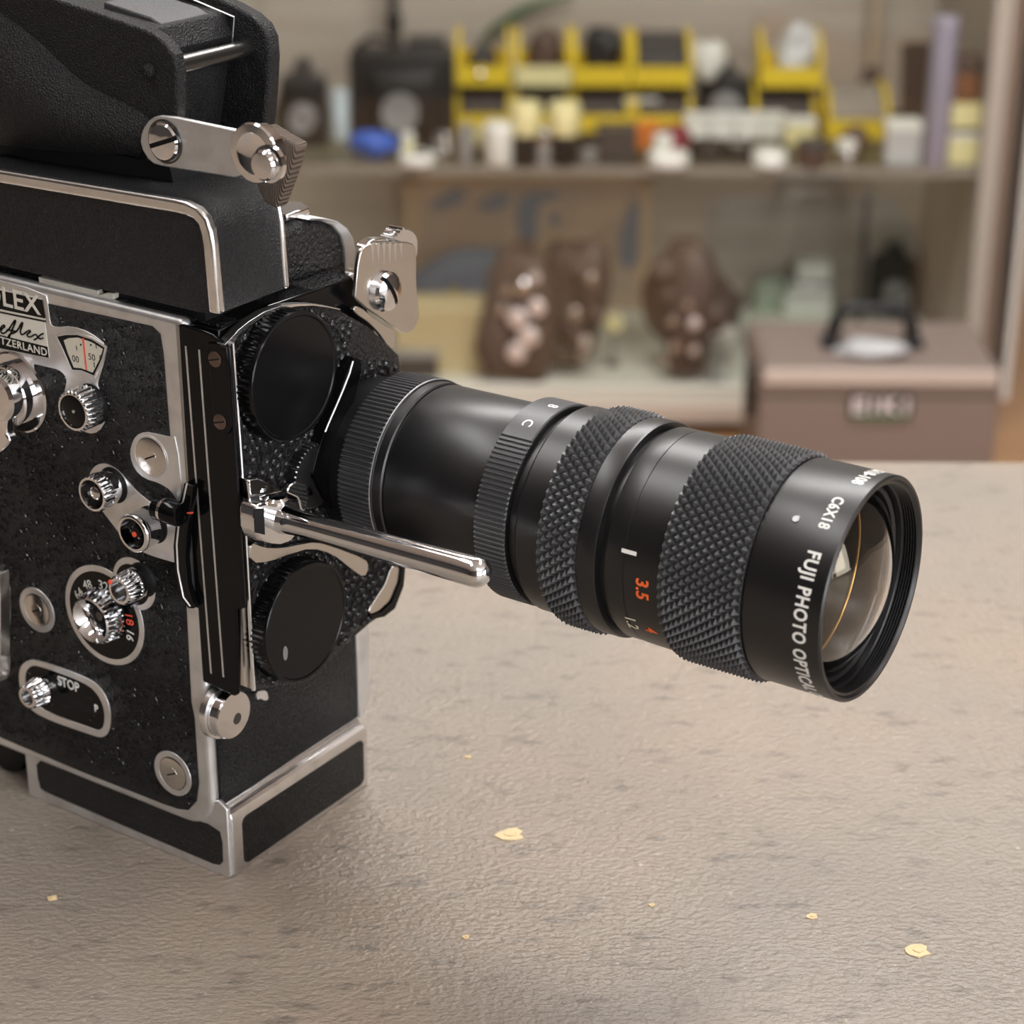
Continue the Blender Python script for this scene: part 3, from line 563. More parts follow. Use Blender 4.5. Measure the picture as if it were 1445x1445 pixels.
MB().prism(chaikin(Fr([c6(490, 165), c6(510, 130), c6(555, 116), c6(600, 140), c6(612, 175), c6(585, 190), c6(580, 240), c6(555, 250), c6(545, 190), c6(520, 180)], 12), 1), 'u', 10.5, 12.2).build('spring_clip', CHROME, br, bevel=.4)
MB().prism(Fr([c6(355, 235), c6(398, 232), c6(402, 345), c6(360, 335)], P0[0] + 1), 'u', P0[0] + .9, P0[0] + 1.1).build('fork_gap', MATTEB, lev)

# ---- chrome button at the lower front corner ---------------------------------------
q = FP(c6(272, 1112), 2.2)
bt = MB().lathe([(-6, 6.9), (.2, 6.9), (.6, 6.6), (.6, 0)], (1.6, *q), 'u', 48).build('release_button', CHROME, MC)
MB().lathe([(-5, 7.9), (-3.2, 7.9), (-2.8, 7.6), (-2.8, 7.0), (-5, 7.0)], (1.6, *q), 'u', 48, caps=False).build('bright_ring', EDGE, bt)
MB().lathe([(.55, 1.7), (.66, 1.6), (.66, 0)], (1.6, q[0] + 1.2, q[1] - 1.6), 'u', 28).build('dimple', MATS['dark_steel'], bt)
MB().prism(chaikin(Fr([c6(362, 1012), c6(400, 1004), c6(412, 1015), c6(416, 1044), c6(398, 1050), c6(386, 1038), c6(368, 1048)], UF + .6), 1), 'u', UF - .2, UF + .8).build('hook', SATIN, MC)

# ---- far side lid: leather top bump with silver edge --------------------------------
UFL = UF
lid = Fr([c5(560, 445), c5(560, 185), c5(700, 118), c5(770, 118), c5(830, 140), c5(872, 190), c5(888, 250), c5(892, 355)], UFL)
lid_o = MB().prism(lid, 'u', -100, UFL).build('lid', mat('glossy_leather', (.012, .012, .013), .24, bump=[('noise', 1000, 1.0, .003)]), MC, bevel=1.6, segs=3)
ed = Fr([c5(892, 355), c5(888, 250), c5(870, 188), c5(828, 138), c5(770, 114), c5(700, 112), c5(720, 96), c5(800, 102), c5(860, 118), c5(905, 150), c5(935, 200), c5(948, 260), c5(940, 365)], UFL + .4)
MB().prism(ed, 'u', -98, UFL + .4).build('silver_rim', SATIN, lid_o, bevel=.6)
MB().prism(chaikin([(62.5, 21.5), (64, 21.5), (67, 24), (68.6, 27), (68.6, 100), (68.6, 158), (66, 160), (62.5, 160)], 1), 'u', -100, UF + .2).build('far_edge', SATIN, lid_o, bevel=.8)
q0, q1, q2, q3 = [FP(c5(*p), UFL - 6) for p in ((565, 100), (680, 90), (712, 135), (566, 172))]
zc = q0[1]
MB().prism([(UFL - 16, q0[0]), (UFL - 4, q0[0]), (UFL - 4, q2[0] - 2), (UFL - 9, q2[0] + 1), (UFL - 16, q2[0] - 2)], 'w', lid[2][1] + .0, lid[2][1] + 2.0).build('chrome_clip', CHROME, lid_o, bevel=.5)

# ---- top housing with two silver trims ---------------------------------------------
hp = [c1(-160, 745), c1(0, 776), c1(400, 842), c1(800, 908), c1(850, 920), c1(900, 945), c1(938, 990), c1(958, 1050), c1(968, 1110), c1(996, 1424), c1(905, 1420), c1(450, 1312), c1(0, 1206), c1(-160, 1168)]
HP = S(hp, -1.7)
HPi = HP[:10]
hou = MB().prism([(p[0] - .25, p[1]) for p in HP], 'v', -1.5, 24.4).build('top_housing', CRINKLE, MC, bevel=.5)
def trim(v0, v1, wd, name, over=.35):
    o = []; i_ = []
    n = len(HPi)
    for k in range(n):
        a, b = HPi[max(k-1, 0)], HPi[min(k+1, n-1)]; tx, tz = b[0]-a[0], b[1]-a[1]; l = sqrt(tx*tx+tz*tz); nx, nz = -tz/l, tx/l
        o.append((HPi[k][0] + nx*over, HPi[k][1] + nz*over)); i_.append((HPi[k][0] - nx*wd, HPi[k][1] - nz*wd))
    return MB().prism(o + i_[::-1], 'v', v0, v1).build(name, EDGE, hou, bevel=.8, segs=3)
trim(-2.5, .3, 3.1, 'silver_trim'); trim(23.3, 25.2, 2.6, 'silver_trim')
q = S([c2(215, 78), c2(540, 155), c2(548, 180), c2(600, 165), c2(632, 172), c2(632, 205), c2(560, 195), c2(225, 125)], 1)
MB().prism(q, 'v', .6, 4).build('latch_tongue', CREAM, hou, bevel=.2)
MB().prism([(-100, 163.5), (-1, 163.5), (-1, 168.5), (-100, 168.5)], 'v', 2.5, 24).build('neck', MATTEB, hou)

# ---- hinged cast handle above ------------------------------------------------------
VC = 9.0
def SV(pts, v): return [SP(c1(*p), v) for p in pts]
zb = 193.2
wall = SV([(-160, -150), (100, -60), (270, 2), (480, 72), (640, 128), (700, 155), (745, 195), (785, 250), (800, 330), (802, 480), (790, 560), (640, 690), (400, 690), (0, 655), (-160, 640)], VC)
han = MB().prism(wall, 'v', VC, VC + 4).build('cast_handle', CRINKLE, MC, bevel=.7, segs=3)
sh = [(-160, -60), (0, 50), (130, 140), (250, 250), (330, 335), (420, 400), (540, 450), (660, 515), (700, 560)]
bo = [(-160, 640), (0, 655), (130, 672), (250, 684), (330, 690), (420, 696), (540, 702), (640, 706), (665, 650)]
bulge = [5.5, 5.5, 5.5, 5.2, 4.8, 4.2, 3.4, 2.0, .6]
vs = []; fs = []; M_ = 9
for k in range(len(sh)):
    A = SP(c1(*sh[k]), VC); Bq = SP(c1(*bo[k]), VC - 1)
    for j in range(M_):
        t = j / (M_ - 1); out = bulge[k] * sin(pi * min(1, t * .92 + .0)) ** .8 if t < 1 else bulge[k] * .25
        vs.append((A[0] + (Bq[0]-A[0])*t, VC + .4 - out - .2, A[1] + (Bq[1]-A[1])*t))
for k in range(len(sh) - 1):
    for j in range(M_ - 1): fs.append((k*M_ + j, (k+1)*M_ + j, (k+1)*M_ + j + 1, k*M_ + j + 1))
MB().add(vs, fs).build('flared_skirt', CRINKLE, han, smooth=80, sub=2)
VF_ = 41.0
fwall = SV([(700, -200), (1000, -40), (1110, 10), (1190, 55), (1240, 100), (1268, 160), (1275, 250), (1268, 400), (1250, 590), (900, 640), (700, 640)], VF_ + 5)
fwl = MB().prism(fwall, 'v', VF_, VF_ + 5).build('far_cheek', CRINKLE, han, bevel=.9, segs=3)
rod0 = bp(c1(790, 300), 'v', VC + 4); rodz = rod0[2]
MB().lathe([(0, 2.3), (VF_ - VC - 3, 2.3)], (rod0[0], VC + 3.5, rodz), 'v', 28).build('cross_rod', mat('gun_metal', (.09, .088, .085), .25, metal=.9), han)
rod1 = bp(c1(800, 335), 'v', VC + 4)
# inner block with sloping top plate
ub = rod0[0] - 4
tz = bp(c1(600, 80), 'v', VC + 4)[2]
MB().prism([(ub - 90, 197), (ub - 8, 197), (ub - 2.5, rodz - 4), (ub - 1.0, rodz + 2.8), (ub - 3.5, rodz + 8.2), (ub - 6, rodz + 8.8), (ub - 28, rodz + 11.2), (ub - 90, rodz + 18)], 'v', VC + 4, VF_).build('inner_block', CRINKLE, han, bevel=.5)
MB().prism([(ub - 24, rodz + 8), (ub - 5.2, rodz + 5), (ub - 4.2, rodz + 8.6), (ub - 8, rodz + 10.0), (ub - 24, rodz + 12.2)], 'v', VC + 9, VF_ - 5).build('top_pad', mat('grey_crinkle', (.045, .045, .047), .5, bump=[('noise', 2300, .6, .0004)]), han, bevel=.5)
a = [bp(c1(x, y), 'v', VF_ - .1) for x, y in ((830, -20), (1062, 78), (1050, 210))]
MB().tube([(p[0], VF_ - .1, p[2]) for p in a], .3, 6).build('bright_edge', SATIN, han)
q = SP(c1(675, 322), VC); MB().lathe([(0, 2.0), (.9, 1.8), (1.3, 1.0), (1.4, 0)], (q[0], VC, q[1]), 'v', 20, -1).build('rod_rivet', CRINKLE, han)
MB().prism([(-125, 191), (q[0] + 4, 191), (q[0] + 2, 199), (-125, 199)], 'v', VC + 3, VF_ + 2).build('hinge_block', MATTEB, han)
# link arm
VA = VC - 2.5
arm = MB().prism(chaikin(SV([(632, 660), (640, 590), (680, 535), (740, 520), (960, 568), (1130, 602), (1150, 700), (1100, 812), (960, 790), (740, 757), (680, 740)], VA), 1), 'v', VA, VA + 1.6).build('link_arm', SATIN, MC, bevel=.4)
q = SP(c1(737, 645), VA - 1)
MB().ring(circ(q, 5.6, 36), circ(q, 5.1, 36), 'v', VA - .25, VA).build('ring', MATS['dark_steel'], arm)
s_ = MB().lathe([(0, 4.9), (.8, 4.9), (1.3, 4.4), (1.5, 3.0), (1.6, 0)], (q[0], VA, q[1]), 'v', 36, -1).build('screw', CHROME, arm)
t_ = .35
def bar_(l, h): return [(q[0] + a*cos(t_) - b2*sin(t_), q[1] + a*sin(t_) + b2*cos(t_)) for a, b2 in ((-l, -h), (l, -h), (l, h), (-l, h))]
cut(s_, MB().prism(bar_(5.4, .6), 'v', VA - 6, VA - .6))
MB().prism(bar_(4.8, .58), 'v', VA - .75, VA - .3).build('slot_shade', MATTEB, arm)  # dark fill, shade painted into the link screw slot
q = SP(c1(1146, 697), VA - 1.5)
MB().lathe([(-2.5, 7.0), (0, 7.4), (.9, 7.5), (1.4, 7.1), (1.5, 5.2), (1.3, 4.9), (1.4, 0)], (q[0], VA, q[1]), 'v', 44, -1).build('boss', CHROME, arm)
q = SP(c1(1188, 752), VA - 4)
MB().lathe([(.5, 4.6), (1.9, 4.6), (2.2, 3.8), (3.6, 3.8), (4.3, 3.2), (4.5, 0)], (q[0], VA, q[1]), 'v', 36, -1).build('stud', CHROME, arm)
STRAP = mat('brown_woven_strap', (.12, .088, .066), .75, bump=[('waveX', 550, .8, .0008), ('noise', 900, .5, .0006)])
MB().prism(SV([(1225, 560), (1300, 605), (1378, 650), (1366, 700), (1335, 800), (1282, 938), (1230, 905), (1185, 800), (1190, 640)], VC + 7), 'v', VC + 4, VC + 9).build('woven_strap', STRAP, MC, bevel=.8)

# ---- zoom lens ----------------------------------------------------------------------
VL, WL = 54.78, 112.61
LC = (0, VL, WL)
def cyl(p, r):                       # picture point -> (u, angle) on the lens barrel of radius r
    d = ray_body(*p); o = _CB; a = d[1]**2 + d[2]**2; oy, oz = o[1] - VL, o[2] - WL
    b = oy*d[1] + oz*d[2]; c = oy*oy + oz*oz - r*r; D = b*b - a*c
    t = (-b - sqrt(max(D, 0))) / a; q = o + d*t; return q[0], atan2(q[2] - WL, q[1] - VL) % (2*pi)
lens = MB().lathe([(UT, 22), (17.3, 22), (17.4, 23.5), (28.4, 23.5), (28.5, 25.0), (28.9, 25.0), (29.1, 24.6), (31.6, 24.6), (32.0, 24.2), (32.0, 23.8), (32.6, 23.8), (32.7, 24.2), (33.0, 24.35), (62.8, 24.75), (63.2, 24.6), (63.2, 25), (73.2, 25), (73.3, 25.2), (76.2, 25.2), (76.3, 27.2), (76.8, 27.5), (83.6, 27.5), (83.8, 28.0), (95.4, 28.0), (95.6, 28.5), (100.2, 28.5), (100.8, 28.2), (100.9, 26.2), (103.0, 26.2), (103.1, 27.4), (103.5, 27.6), (108.4, 27.6), (108.5, 27.45), (108.7, 27.45), (108.8, 27.7), (118.6, 27.9), (118.7, 28), (141.2, 28), (141.3, 27.6), (141.8, 27.6), (141.9, 28.1), (142.2, 28.2), (161.8, 28.2), (162.3, 27.8), (162.3, 27.1), (161.5, 26.6)], LC, 'u', 160, caps=False).build('zoom_lens', ANOD, MC, smooth=30)
# filter thread, inner cone
th = [(161.5, 26.7)]
uu = 161.4
while uu > 158.2:
    th += [(uu, 26.0), (uu - .35, 26.5)]; uu -= .7
th += [(157.6, 25.6), (155.0, 25.2), (154.8, 24.2), (150, 22.7), (143, 18.8), (141, 18.6), (134, 15.6), (124, 13), (122, 0)]
MB().lathe(th, LC, 'u', 96, caps=False).build('inner_barrel', mat('inner_black', (.008, .008, .009), .3), lens, smooth=30)
def ogl(name, col):
    m = mat(name, (1, 1, 1), 0.0, trans=1.0, ior=1.52); return m
GLS = ogl('coated_glass', None)
b_ = MATS['coated_glass'].node_tree.nodes['Principled BSDF']
b_.inputs['Specular Tint'].default_value = (1.0, .86, .62, 1); b_.inputs['Specular IOR Level'].default_value = .5
def element(u_edge, rad, R1, th, name):
    rs = [rad * (1 - (k / 12)) for k in range(13)]
    fr = [(u_edge + sqrt(R1*R1 - r*r) - sqrt(R1*R1 - rad*rad), r) for r in rs]
    bk = [(u - th, r) for u, r in fr[::-1]]
    return MB().lathe(bk + fr, LC, 'u', 96, caps=True).build(name, GLS, lens, smooth=60)
element(155.2, 23.6, 36.0, 1.4, 'front_element')
element(143.0, 18.6, 30.0, 1.2, 'inner_element')
element(133.0, 15.4, 60.0, 1.2, 'inner_element')
AMB = mat('amber_reflection', (.55, .30, .10), .2, metal=.8)  # amber rings stand in for warm reflection arcs inside the lens
for uu_, rr_ in ((148.6, 21.9), (141.6, 17.9), (131.5, 14.6)):
    MB().lathe([(uu_ + .45*sin(a_), rr_ + .45*cos(a_)) for a_ in [2*pi*i/8 for i in range(9)]], LC, 'u', 80, caps=False).build('reflection_arc', AMB, lens, smooth=80)
MB().lathe([(154.6, 25.2), (156.4, 25.0), (156.6, 24.4), (156.0, 23.7), (154.6, 23.7)], LC, 'u', 96, caps=False).build('retaining_ring', ANOD, lens)
# ridged mount ring
MB().lathe([(17.5, 23.5), (17.6, 24.9, .8), (27.9, 25.2, .8), (28.2, 24.8), (28.3, 23.5)], LC, 'u', teeth=112, caps=False).build('mount_ring', KNURL, lens, smooth=25)
MB().lathe([(28.2, 24.6), (28.35, 25.15), (28.6, 25.15), (28.7, 24.8)], LC, 'u', 128, caps=False).build('bright_edge', SATIN, lens)
# aperture ring: smooth lettered part on top, ridges below
am, a1_ = cyl(c7(845, 335), 27.2)
def partring(u0, u1, r, dep, nt, a0, a1, name, m):
    mb = MB(); vs = []; fs = []; seg = nt * 4; prof = [(u0, 24.5, 0), (u0, r - .3, dep), (u0 + .3, r, dep), (u1 - .3, r, dep), (u1, r - .3, dep), (u1, 24.5, 0)]
    for i in range(seg + 1):
        t = a0 + (a1 - a0) * i / seg
        for h, rr, dd in prof:
            rr -= dd if (i % 4) >= 2 else 0; vs.append((h, VL + rr*cos(t), WL + rr*sin(t)))
    m_ = len(prof)
    for i in range(seg):
        for k in range(m_ - 1): fs.append((i*m_ + k, (i+1)*m_ + k, (i+1)*m_ + k + 1, i*m_ + k + 1))
    return mb.add(vs, fs).build(name, m, lens, smooth=25)
partring(63.4, 73.0, 27.2, .55, 86, a1_, a1_ + radians(250), 'ridged_grip', KNURL)
ar = partring(63.4, 73.0, 27.2, 0, 24, a1_ - radians(110), a1_, 'aperture_ring', KNURL)
MB().lathe([(63.35, 24.5), (63.35, 26.6), (73.05, 26.6), (73.05, 24.5)], LC, 'u', 128, caps=False).build('ring_core', ANOD, lens)
# diamond knurled grips
def diamond(u0, u1, rb, h, N, M, name):
    mb = MB(); vs = []; fs = []; idx = {}
    nI = 2 * N
    def vert(i, j):
        i %= nI
        if (i, j) not in idx:
            t = 2*pi*i/nI; r = rb + (h if (i + j) % 2 == 0 else 0); u = u0 + (u1 - u0) * j / M
            if j in (0, M): r = rb + (h*.55 if (i + j) % 2 == 0 else 0)
            idx[(i, j)] = len(vs); vs.append((u, VL + r*cos(t), WL + r*sin(t)))
        return idx[(i, j)]
    for j in range(M + 1):
        for i in range(nI):
            if (i + j) % 2: continue
            c = vert(i, j); e, w_ = vert(i + 1, j), vert(i - 1, j)
            if j < M: nn = vert(i, j + 1); fs += [(c, e, nn), (c, nn, w_)]
            if j > 0: ss = vert(i, j - 1); fs += [(c, ss, e), (c, w_, ss)]
    o0 = len(vs)
    for (uu_, j) in ((u0, 0), (u1, M)):            # end walls
        b0 = len(vs)
        for i in range(nI): t = 2*pi*i/nI; vs.append((uu_, VL + (rb - 1.2)*cos(t), WL + (rb - 1.2)*sin(t)))
        for i in range(nI): fs.append((vert(i, j), vert(i + 1, j), b0 + (i + 1) % nI, b0 + i))
    return mb.add(vs, fs).build(name, KNURL, lens, smooth=0)
diamond(83.8, 95.3, 28.0, 1.55, 68, 7, 'diamond_grip')
diamond(118.8, 141.2, 28.0, 1.55, 68, 14, 'diamond_grip')
# lettering on the barrel
def lens_text(s, p, r, size, m, tall=1.0, **k):          # p: picture point where the line starts
    u0, a0 = cyl(p, r)
    return text('lettering', s, size, m, lens, lambda x, y, z: (u0 + y*tall, VL + (r + .03 + z)*cos(a0 + x/r), WL + (r + .03 + z)*sin(a0 + x/r)), ext=.03, **k)
lens_text('FUJI PHOTO OPTICAL CO.', c8(872, 622), 28.2, 3.9, WHITEP, bold=.10, spacing=1.1, tall=1.22)
lens_text('C6X18', c8(978, 405), 28.2, 3.2, WHITEP, bold=.07, spacing=1.06, tall=1.22)
lens_text('1:2.5/18-108', c8(1042, 350), 28.2, 3.4, WHITEP, bold=.07, spacing=1.06, tall=1.22, align='RIGHT')
lens_text('C', c7(876, 262), 27.2, 4.0, WHITEP, bold=.05); lens_text('8', c7(975, 203), 27.2, 4.0, WHITEP, bold=.05)
u0, a0 = cyl(c8(138, 633), 27.75)
MB().prism([(-2.1, -.45), (2.1, -.45), (2.1, .45), (-2.1, .45)], 'w', 0, .1)
mk = MB(); mk.add([(u0 + x, VL + (27.8 + z)*cos(a0 + y/27.8), WL + (27.8 + z)*sin(a0 + y/27.8)) for z in (0, .08) for x, y in ((-2.1, -.5), (2.1, -.5), (2.1, .5), (-2.1, .5))], [(0, 1, 2, 3), (4, 5, 6, 7), (0, 1, 5, 4), (1, 2, 6, 5), (2, 3, 7, 6), (3, 0, 4, 7)]); mk.build('index_mark', WHITEP, lens)
lens_text('3.5', c8(168, 735), 27.8, 4.9, ORANGEP, bold=.10, spacing=1.0)
lens_text('4', c8(200, 935), 27.9, 4.6, ORANGEP, bold=.05)
lens_text('1.2', c8(118, 888), 27.8, 4.4, mat('ivory_print', (.75, .68, .5), .6), bold=.02)
u0, a0 = cyl(c8(818, 498), 28.2)
MB().prism(circ((0, 0), 1, 8), 'w', 0, .1)
gs = MB(); gs.add([(u0 + 1.05*rr*cos(t), VL + (28.25 + zz)*cos(a0 + 1.05*rr*sin(t)/28.2), WL + (28.25 + zz)*sin(a0 + 1.05*rr*sin(t)/28.2)) for rr, zz in ((1, 0), (.8, .15)) for t in [2*pi*i/16 for i in range(16)]], [(i, (i+1) % 16, 16 + (i+1) % 16, 16 + i) for i in range(16)] + [tuple(range(16, 32))]); gs.build('grub_screw', MATS['dark_steel'], lens)

# ================================================================== display cabinet behind
CYB = CY0 + 0.43
CT = 1.25                           # cabinet height
ZS = WP(900, 238, CY0).z            # top of the glass shelf
ZD = WP(900, 545, CY0).z            # top of the bottom deck
XR0, XR1 = WP(1386, 200, CY0).x, WP(1412, 200, CY0).x
LAMI = mat('beige_laminate', (0.50, 0.43, 0.37), 0.55, var=(5, (0.41, 0.345, 0.295), .35, .7, (.5, 1, 9)))
CABW = mat('cabinet_white', (0.74, 0.70, 0.64), 0.45)
CABB = mat('cabinet_brown', (0.22, 0.155, 0.115), 0.5)
cab = empty('display_cabinet', (0, CY0, 0)); tag(cab, 'glass fronted laminate display cabinet full of camera parts', 'cabinet')
def cb(name, a, b, m, **k): return wbox(name, (a[0], a[1] - CY0, a[2]), (b[0], b[1] - CY0, b[2]), m, cab, **k)
cb('back_panel', (-1.3, CYB, 0), (XR1, CYB + .02, CT), LAMI)
cb('plinth', (-1.3, CY0 + .03, 0), (XR1, CYB, ZD - .062), CABB)
cb('front_ledge', (-1.3, CY0 - .01, ZD - .062), (XR1, CY0 + .03, ZD - .028), mat('ledge_pink', (.62, .53, .46), .5), bevel=.003)
cb('bottom_deck', (-1.3, CY0, ZD - .03), (XR0, CYB, ZD), mat('pale_deck', (.72, .70, .62), .35), bevel=.003)
cb('side_stile', (XR0, CY0 - .01, 0), (XR1, CYB, CT), mat('stile_taupe', (.42, .37, .32), .5), bevel=.002)
cb('edge_strip', (XR1, CY0 - .012, 0), (XR1 + .014, CYB, CT), CABB)
cb('side_panel', (-1.32, CY0, 0), (-1.3, CYB, CT), LAMI)
cb('glass_top', (-1.32, CY0, CT), (XR1, CYB + .02, CT + .006), glass('door_glass', (.97, .98, .97), .045))
gsf = cb('glass_shelf', (-1.3, CY0 + .018, ZS - .008), (XR0, CYB, ZS), glass('shelf_glass', (.86, .90, .86), .08))
cb('shelf_rail', (-1.3, CY0 + .012, ZS - .014), (XR0, CY0 + .018, ZS), mat('shelf_edge', (.30, .27, .24), .25, spec=.6))
cb('glass_door', (-1.3, CY0 + .001, ZD), (-.30, CY0 + .005, CT - .01), glass('door_glass', (.97, .98, .97), .045))
cb('glass_door', (-.32, CY0 + .006, ZD), (XR0, CY0 + .010, CT - .01), MATS['door_glass'])
# white pilaster to the right and the wooden door beyond
px0, px1 = WP(1417, 520, CY0 + .17).x, WP(1439, 400, CY0 + .17).x
tag(wbox('trim_1', (px0, CY0 + .17, 0), (px1, CY0 + .6, CEIL), mat('pilaster_white', (.90, .88, .83), .6)), kind='structure')

def size(x0, x1, yt, yb, P):
    dep = Vector(_fw).dot(P - cam.location); s = dep / F_PX; return (x1 - x0) * s, (yb - yt) * s / cos(.26)
def on(x0, x1, yt, yb, Z):          # thing whose foot shows at row yb on the surface z = Z
    P = ZP((x0 + x1) / 2, yb, Z); P.y = min(max(P.y, CY0 + .03), CYB - .03); P = P if abs(P.y - ZP((x0+x1)/2, yb, Z).y) < 1e-6 else Vector((WP((x0+x1)/2, yb, P.y).x, P.y, Z)); w_, h_ = size(x0, x1, yt, yb, P); return P, w_, h_
def thing(name, P, label, cat, group=None, rz=0): o = empty(name, P, rz); tag(o, label, cat, group); return o
def M1(mb, name, m, parent, **k): return mb.build(name, m, parent, scale=1.0, **k)
def colm(name, c, rough=.5, **k): return mat('item_' + name, c, rough, **k)
BLK = colm('black', (.015, .015, .016), .4); DRK = colm('dark', (.05, .045, .045), .5); GRY = colm('grey', (.30, .29, .29), .4); SIL = colm('silver', (.75, .75, .76), .25, metal=1)
WHT = colm('white', (.82, .81, .76), .5); CRM = colm('cream', (.80, .72, .38), .5); YEL = colm('yellow', (.78, .56, .03), .45); BLU = colm('blue', (.03, .12, .55), .4)
ORG = colm('orange', (.80, .22, .03), .5); MAR = colm('maroon', (.20, .015, .035), .5); BRN = colm('brown', (.10, .060, .045), .55); LIL = colm('lilac', (.36, .33, .42), .45)
CARD = colm('cardboard', (.46, .36, .29), .8); GRN = colm('green', (.05, .12, .05), .5); PBL = colm('pale_blue', (.62, .70, .76), .4)

def jar(x0, x1, yt, yb, Z, label, cat, body=WHT, lid=WHT, split=.5, name='jar', group=None):
    P, w_, h_ = on(x0, x1, yt, yb, Z); o = thing(name, P, label, cat, group); r = w_ / 2; hs = h_ * split
    M1(MB().lathe([(0, r * .9), (.003, r * .97), (hs - .002, r * .97), (hs, r * .9)], (0, 0, 0), 'w', 28), 'body', body, o)
    M1(MB().lathe([(hs - .001, r * .95), (hs + .002, r), (h_ - .004, r), (h_, r * .9), (h_, 0)], (0, 0, 0), 'w', 28), 'lid', lid, o)
    return o
def disc(x0, x1, yt, yb, Z, label, cat, m, name='lens_cap', inner=None, group=None):
    P, w_, h_ = on(x0, x1, yt, yb, Z); o = thing(name, P, label, cat, group); r = w_ / 2; h_ = max(h_ * .75, .008)
    M1(MB().lathe([(0, r * .94), (.002, r), (h_ * .8, r), (h_, r * .9), (h_, r * .7), (h_ * .85, r * .68), (h_ * .85, 0)], (0, 0, 0), 'w', 28), 'shell', m, o)
    M1(MB().lathe([(h_ * .84, r * .6), (h_ * .95, r * .55), (h_ * .95, 0)], (0, 0, 0), 'w', 24), 'inset', inner or m, o); return o
def carton(x0, x1, yt, yb, Z, label, cat, m, band=None, name='carton', depth=.05, rz=0, group=None, yoff=0):
    P, w_, h_ = on(x0, x1, yt, yb, Z); o = thing(name, P + Vector((0, depth / 2, 0)), label, cat, group, rz)
    M1(MB().box((-w_/2, -depth/2, 0), (w_/2, depth/2, h_ * .86)), 'body', m, o, bevel=.0015)
    M1(MB().box((-w_/2 - .001, -depth/2 - .001, h_ * .8), (w_/2 + .001, depth/2 + .001, h_)), 'lid', band or m, o, bevel=.0015); return o
def lump(x0, x1, yt, yb, Z, label, cat, m, name='pouch', depth=.06, seed=1, rough=.22, group=None, P=None):
    Q, w_, h_ = on(x0, x1, yt, yb, Z); P = P or Q; o = thing(name, P, label, cat, group); rnd = random.Random(seed)
    bm = bmesh.new(); bmesh.ops.create_icosphere(bm, subdivisions=3, radius=1)
    ks = [(Vector((rnd.uniform(-1, 1), rnd.uniform(-1, 1), rnd.uniform(-1, 1))).normalized(), rnd.uniform(-1, 1)) for _ in range(26)]
    for v in bm.verts:
        n = v.co.normalized(); f = 1 + rough * sum(a * max(0, n.dot(k_)) ** 8 for k_, a in ks)
        v.co = Vector((n.x * w_/2 * f, n.y * depth/2 * f, max(0, h_/2 + n.z * h_/2 * f)))
    me = bpy.data.meshes.new('body'); bm.to_mesh(me); bm.free(); me.materials.append(m); me.polygons.foreach_set('use_smooth', [True] * len(me.polygons))
    b = bpy.data.objects.new('body', me); COL.objects.link(b); b.parent = o; return o, w_, h_
def small_camera(x0, x1, yt, yb, Z, label, m=BLK, top=DRK, name='still_camera', strap=False, lensr=.3):
    P, w_, h_ = on(x0, x1, yt, yb, Z); d_ = max(.05, w_ * .35); o = thing(name, P + Vector((0, d_ / 2, 0)), label, 'camera')
    M1(MB().prism(rrect(-w_/2, -d_/2, w_/2, d_/2, d_ * .25), 'w', 0, h_ * .75), 'body', m, o, bevel=.002)
    M1(MB().prism([(-w_*.45, h_*.72), (w_*.45, h_*.72), (w_*.45, h_*.8), (w_*.2, h_*.84), (w_*.14, h_), (-w_*.14, h_), (-w_*.2, h_*.84), (-w_*.45, h_*.8)], 'v', -d_*.45, d_*.45), 'top_plate', top, o, bevel=.002)
    r = min(w_, h_) * lensr
    M1(MB().lathe([(0, r), (.015, r), (.016, r * .85), (.04, r * .85), (.04, r * .65), (.034, r * .6), (.034, 0)], (0, -d_/2, h_ * .36), 'v', 28, -1), 'lens', GRY, o)
    M1(MB().lathe([(0, r*.3), (.006, r*.3), (.006, 0)], (w_*.33, 0, h_*.79), 'w', 16), 'dial', SIL, o)
    if strap: M1(MB().tube([(-w_/2, 0, h_*.6), (-w_*.6, 0, h_*.3), (-w_*.56, -.01, .004), (-w_*.2, -d_*.8, .004)], .004, 8), 'strap', BLK, o)
    return o
def parts_bin(x0, x1, yt, yb, Z, label, front=YEL, depth=.11, yplane=None, fill=None):
    P, w_, h_ = on(x0, x1, yt, yb, Z)
    if yplane: P = Vector((WP((x0+x1)/2, yb, yplane).x, yplane, Z))
    h_ = BINH; o = thing('parts_bin', P, label, 'bin', 'yellow parts bins on the glass shelf'); t_ = .0035
    side = [(0, 0), (depth, 0), (depth, h_), (depth * .45, h_), (0.0, h_ * .55)]
    for sx in (-1, 1): M1(MB().add([(sx * w_/2 + dx, a, b) for dx in (0, -sx * t_ * 2) for a, b in side], [tuple(range(5)), tuple(range(5, 10))] + [(i, (i+1) % 5, 5 + (i+1) % 5, 5 + i) for i in range(5)]), 'side_wall', YEL, o)
    M1(MB().box((-w_/2, 0, 0), (w_/2, depth, t_)), 'bottom', YEL, o)
    M1(MB().box((-w_/2, depth - t_, 0), (w_/2, depth, h_ * .5)), 'back_wall', YEL, o)
    if fill: M1(MB().prism([(0.004, .004), (depth - .006, .004), (depth - .006, h_ * .92), (depth * .6, h_ * .92), (depth * .3, h_ * .8), (.004, h_ * .55)], 'u', -w_/2 + t_ * 2.4, w_/2 - t_ * 2.4), 'contents', fill, o, bevel=.004)
    M1(MB().box((-w_/2, -t_, 0), (w_/2, 0, h_ * .42)), 'front_lip', front, o, bevel=.001)
    return o

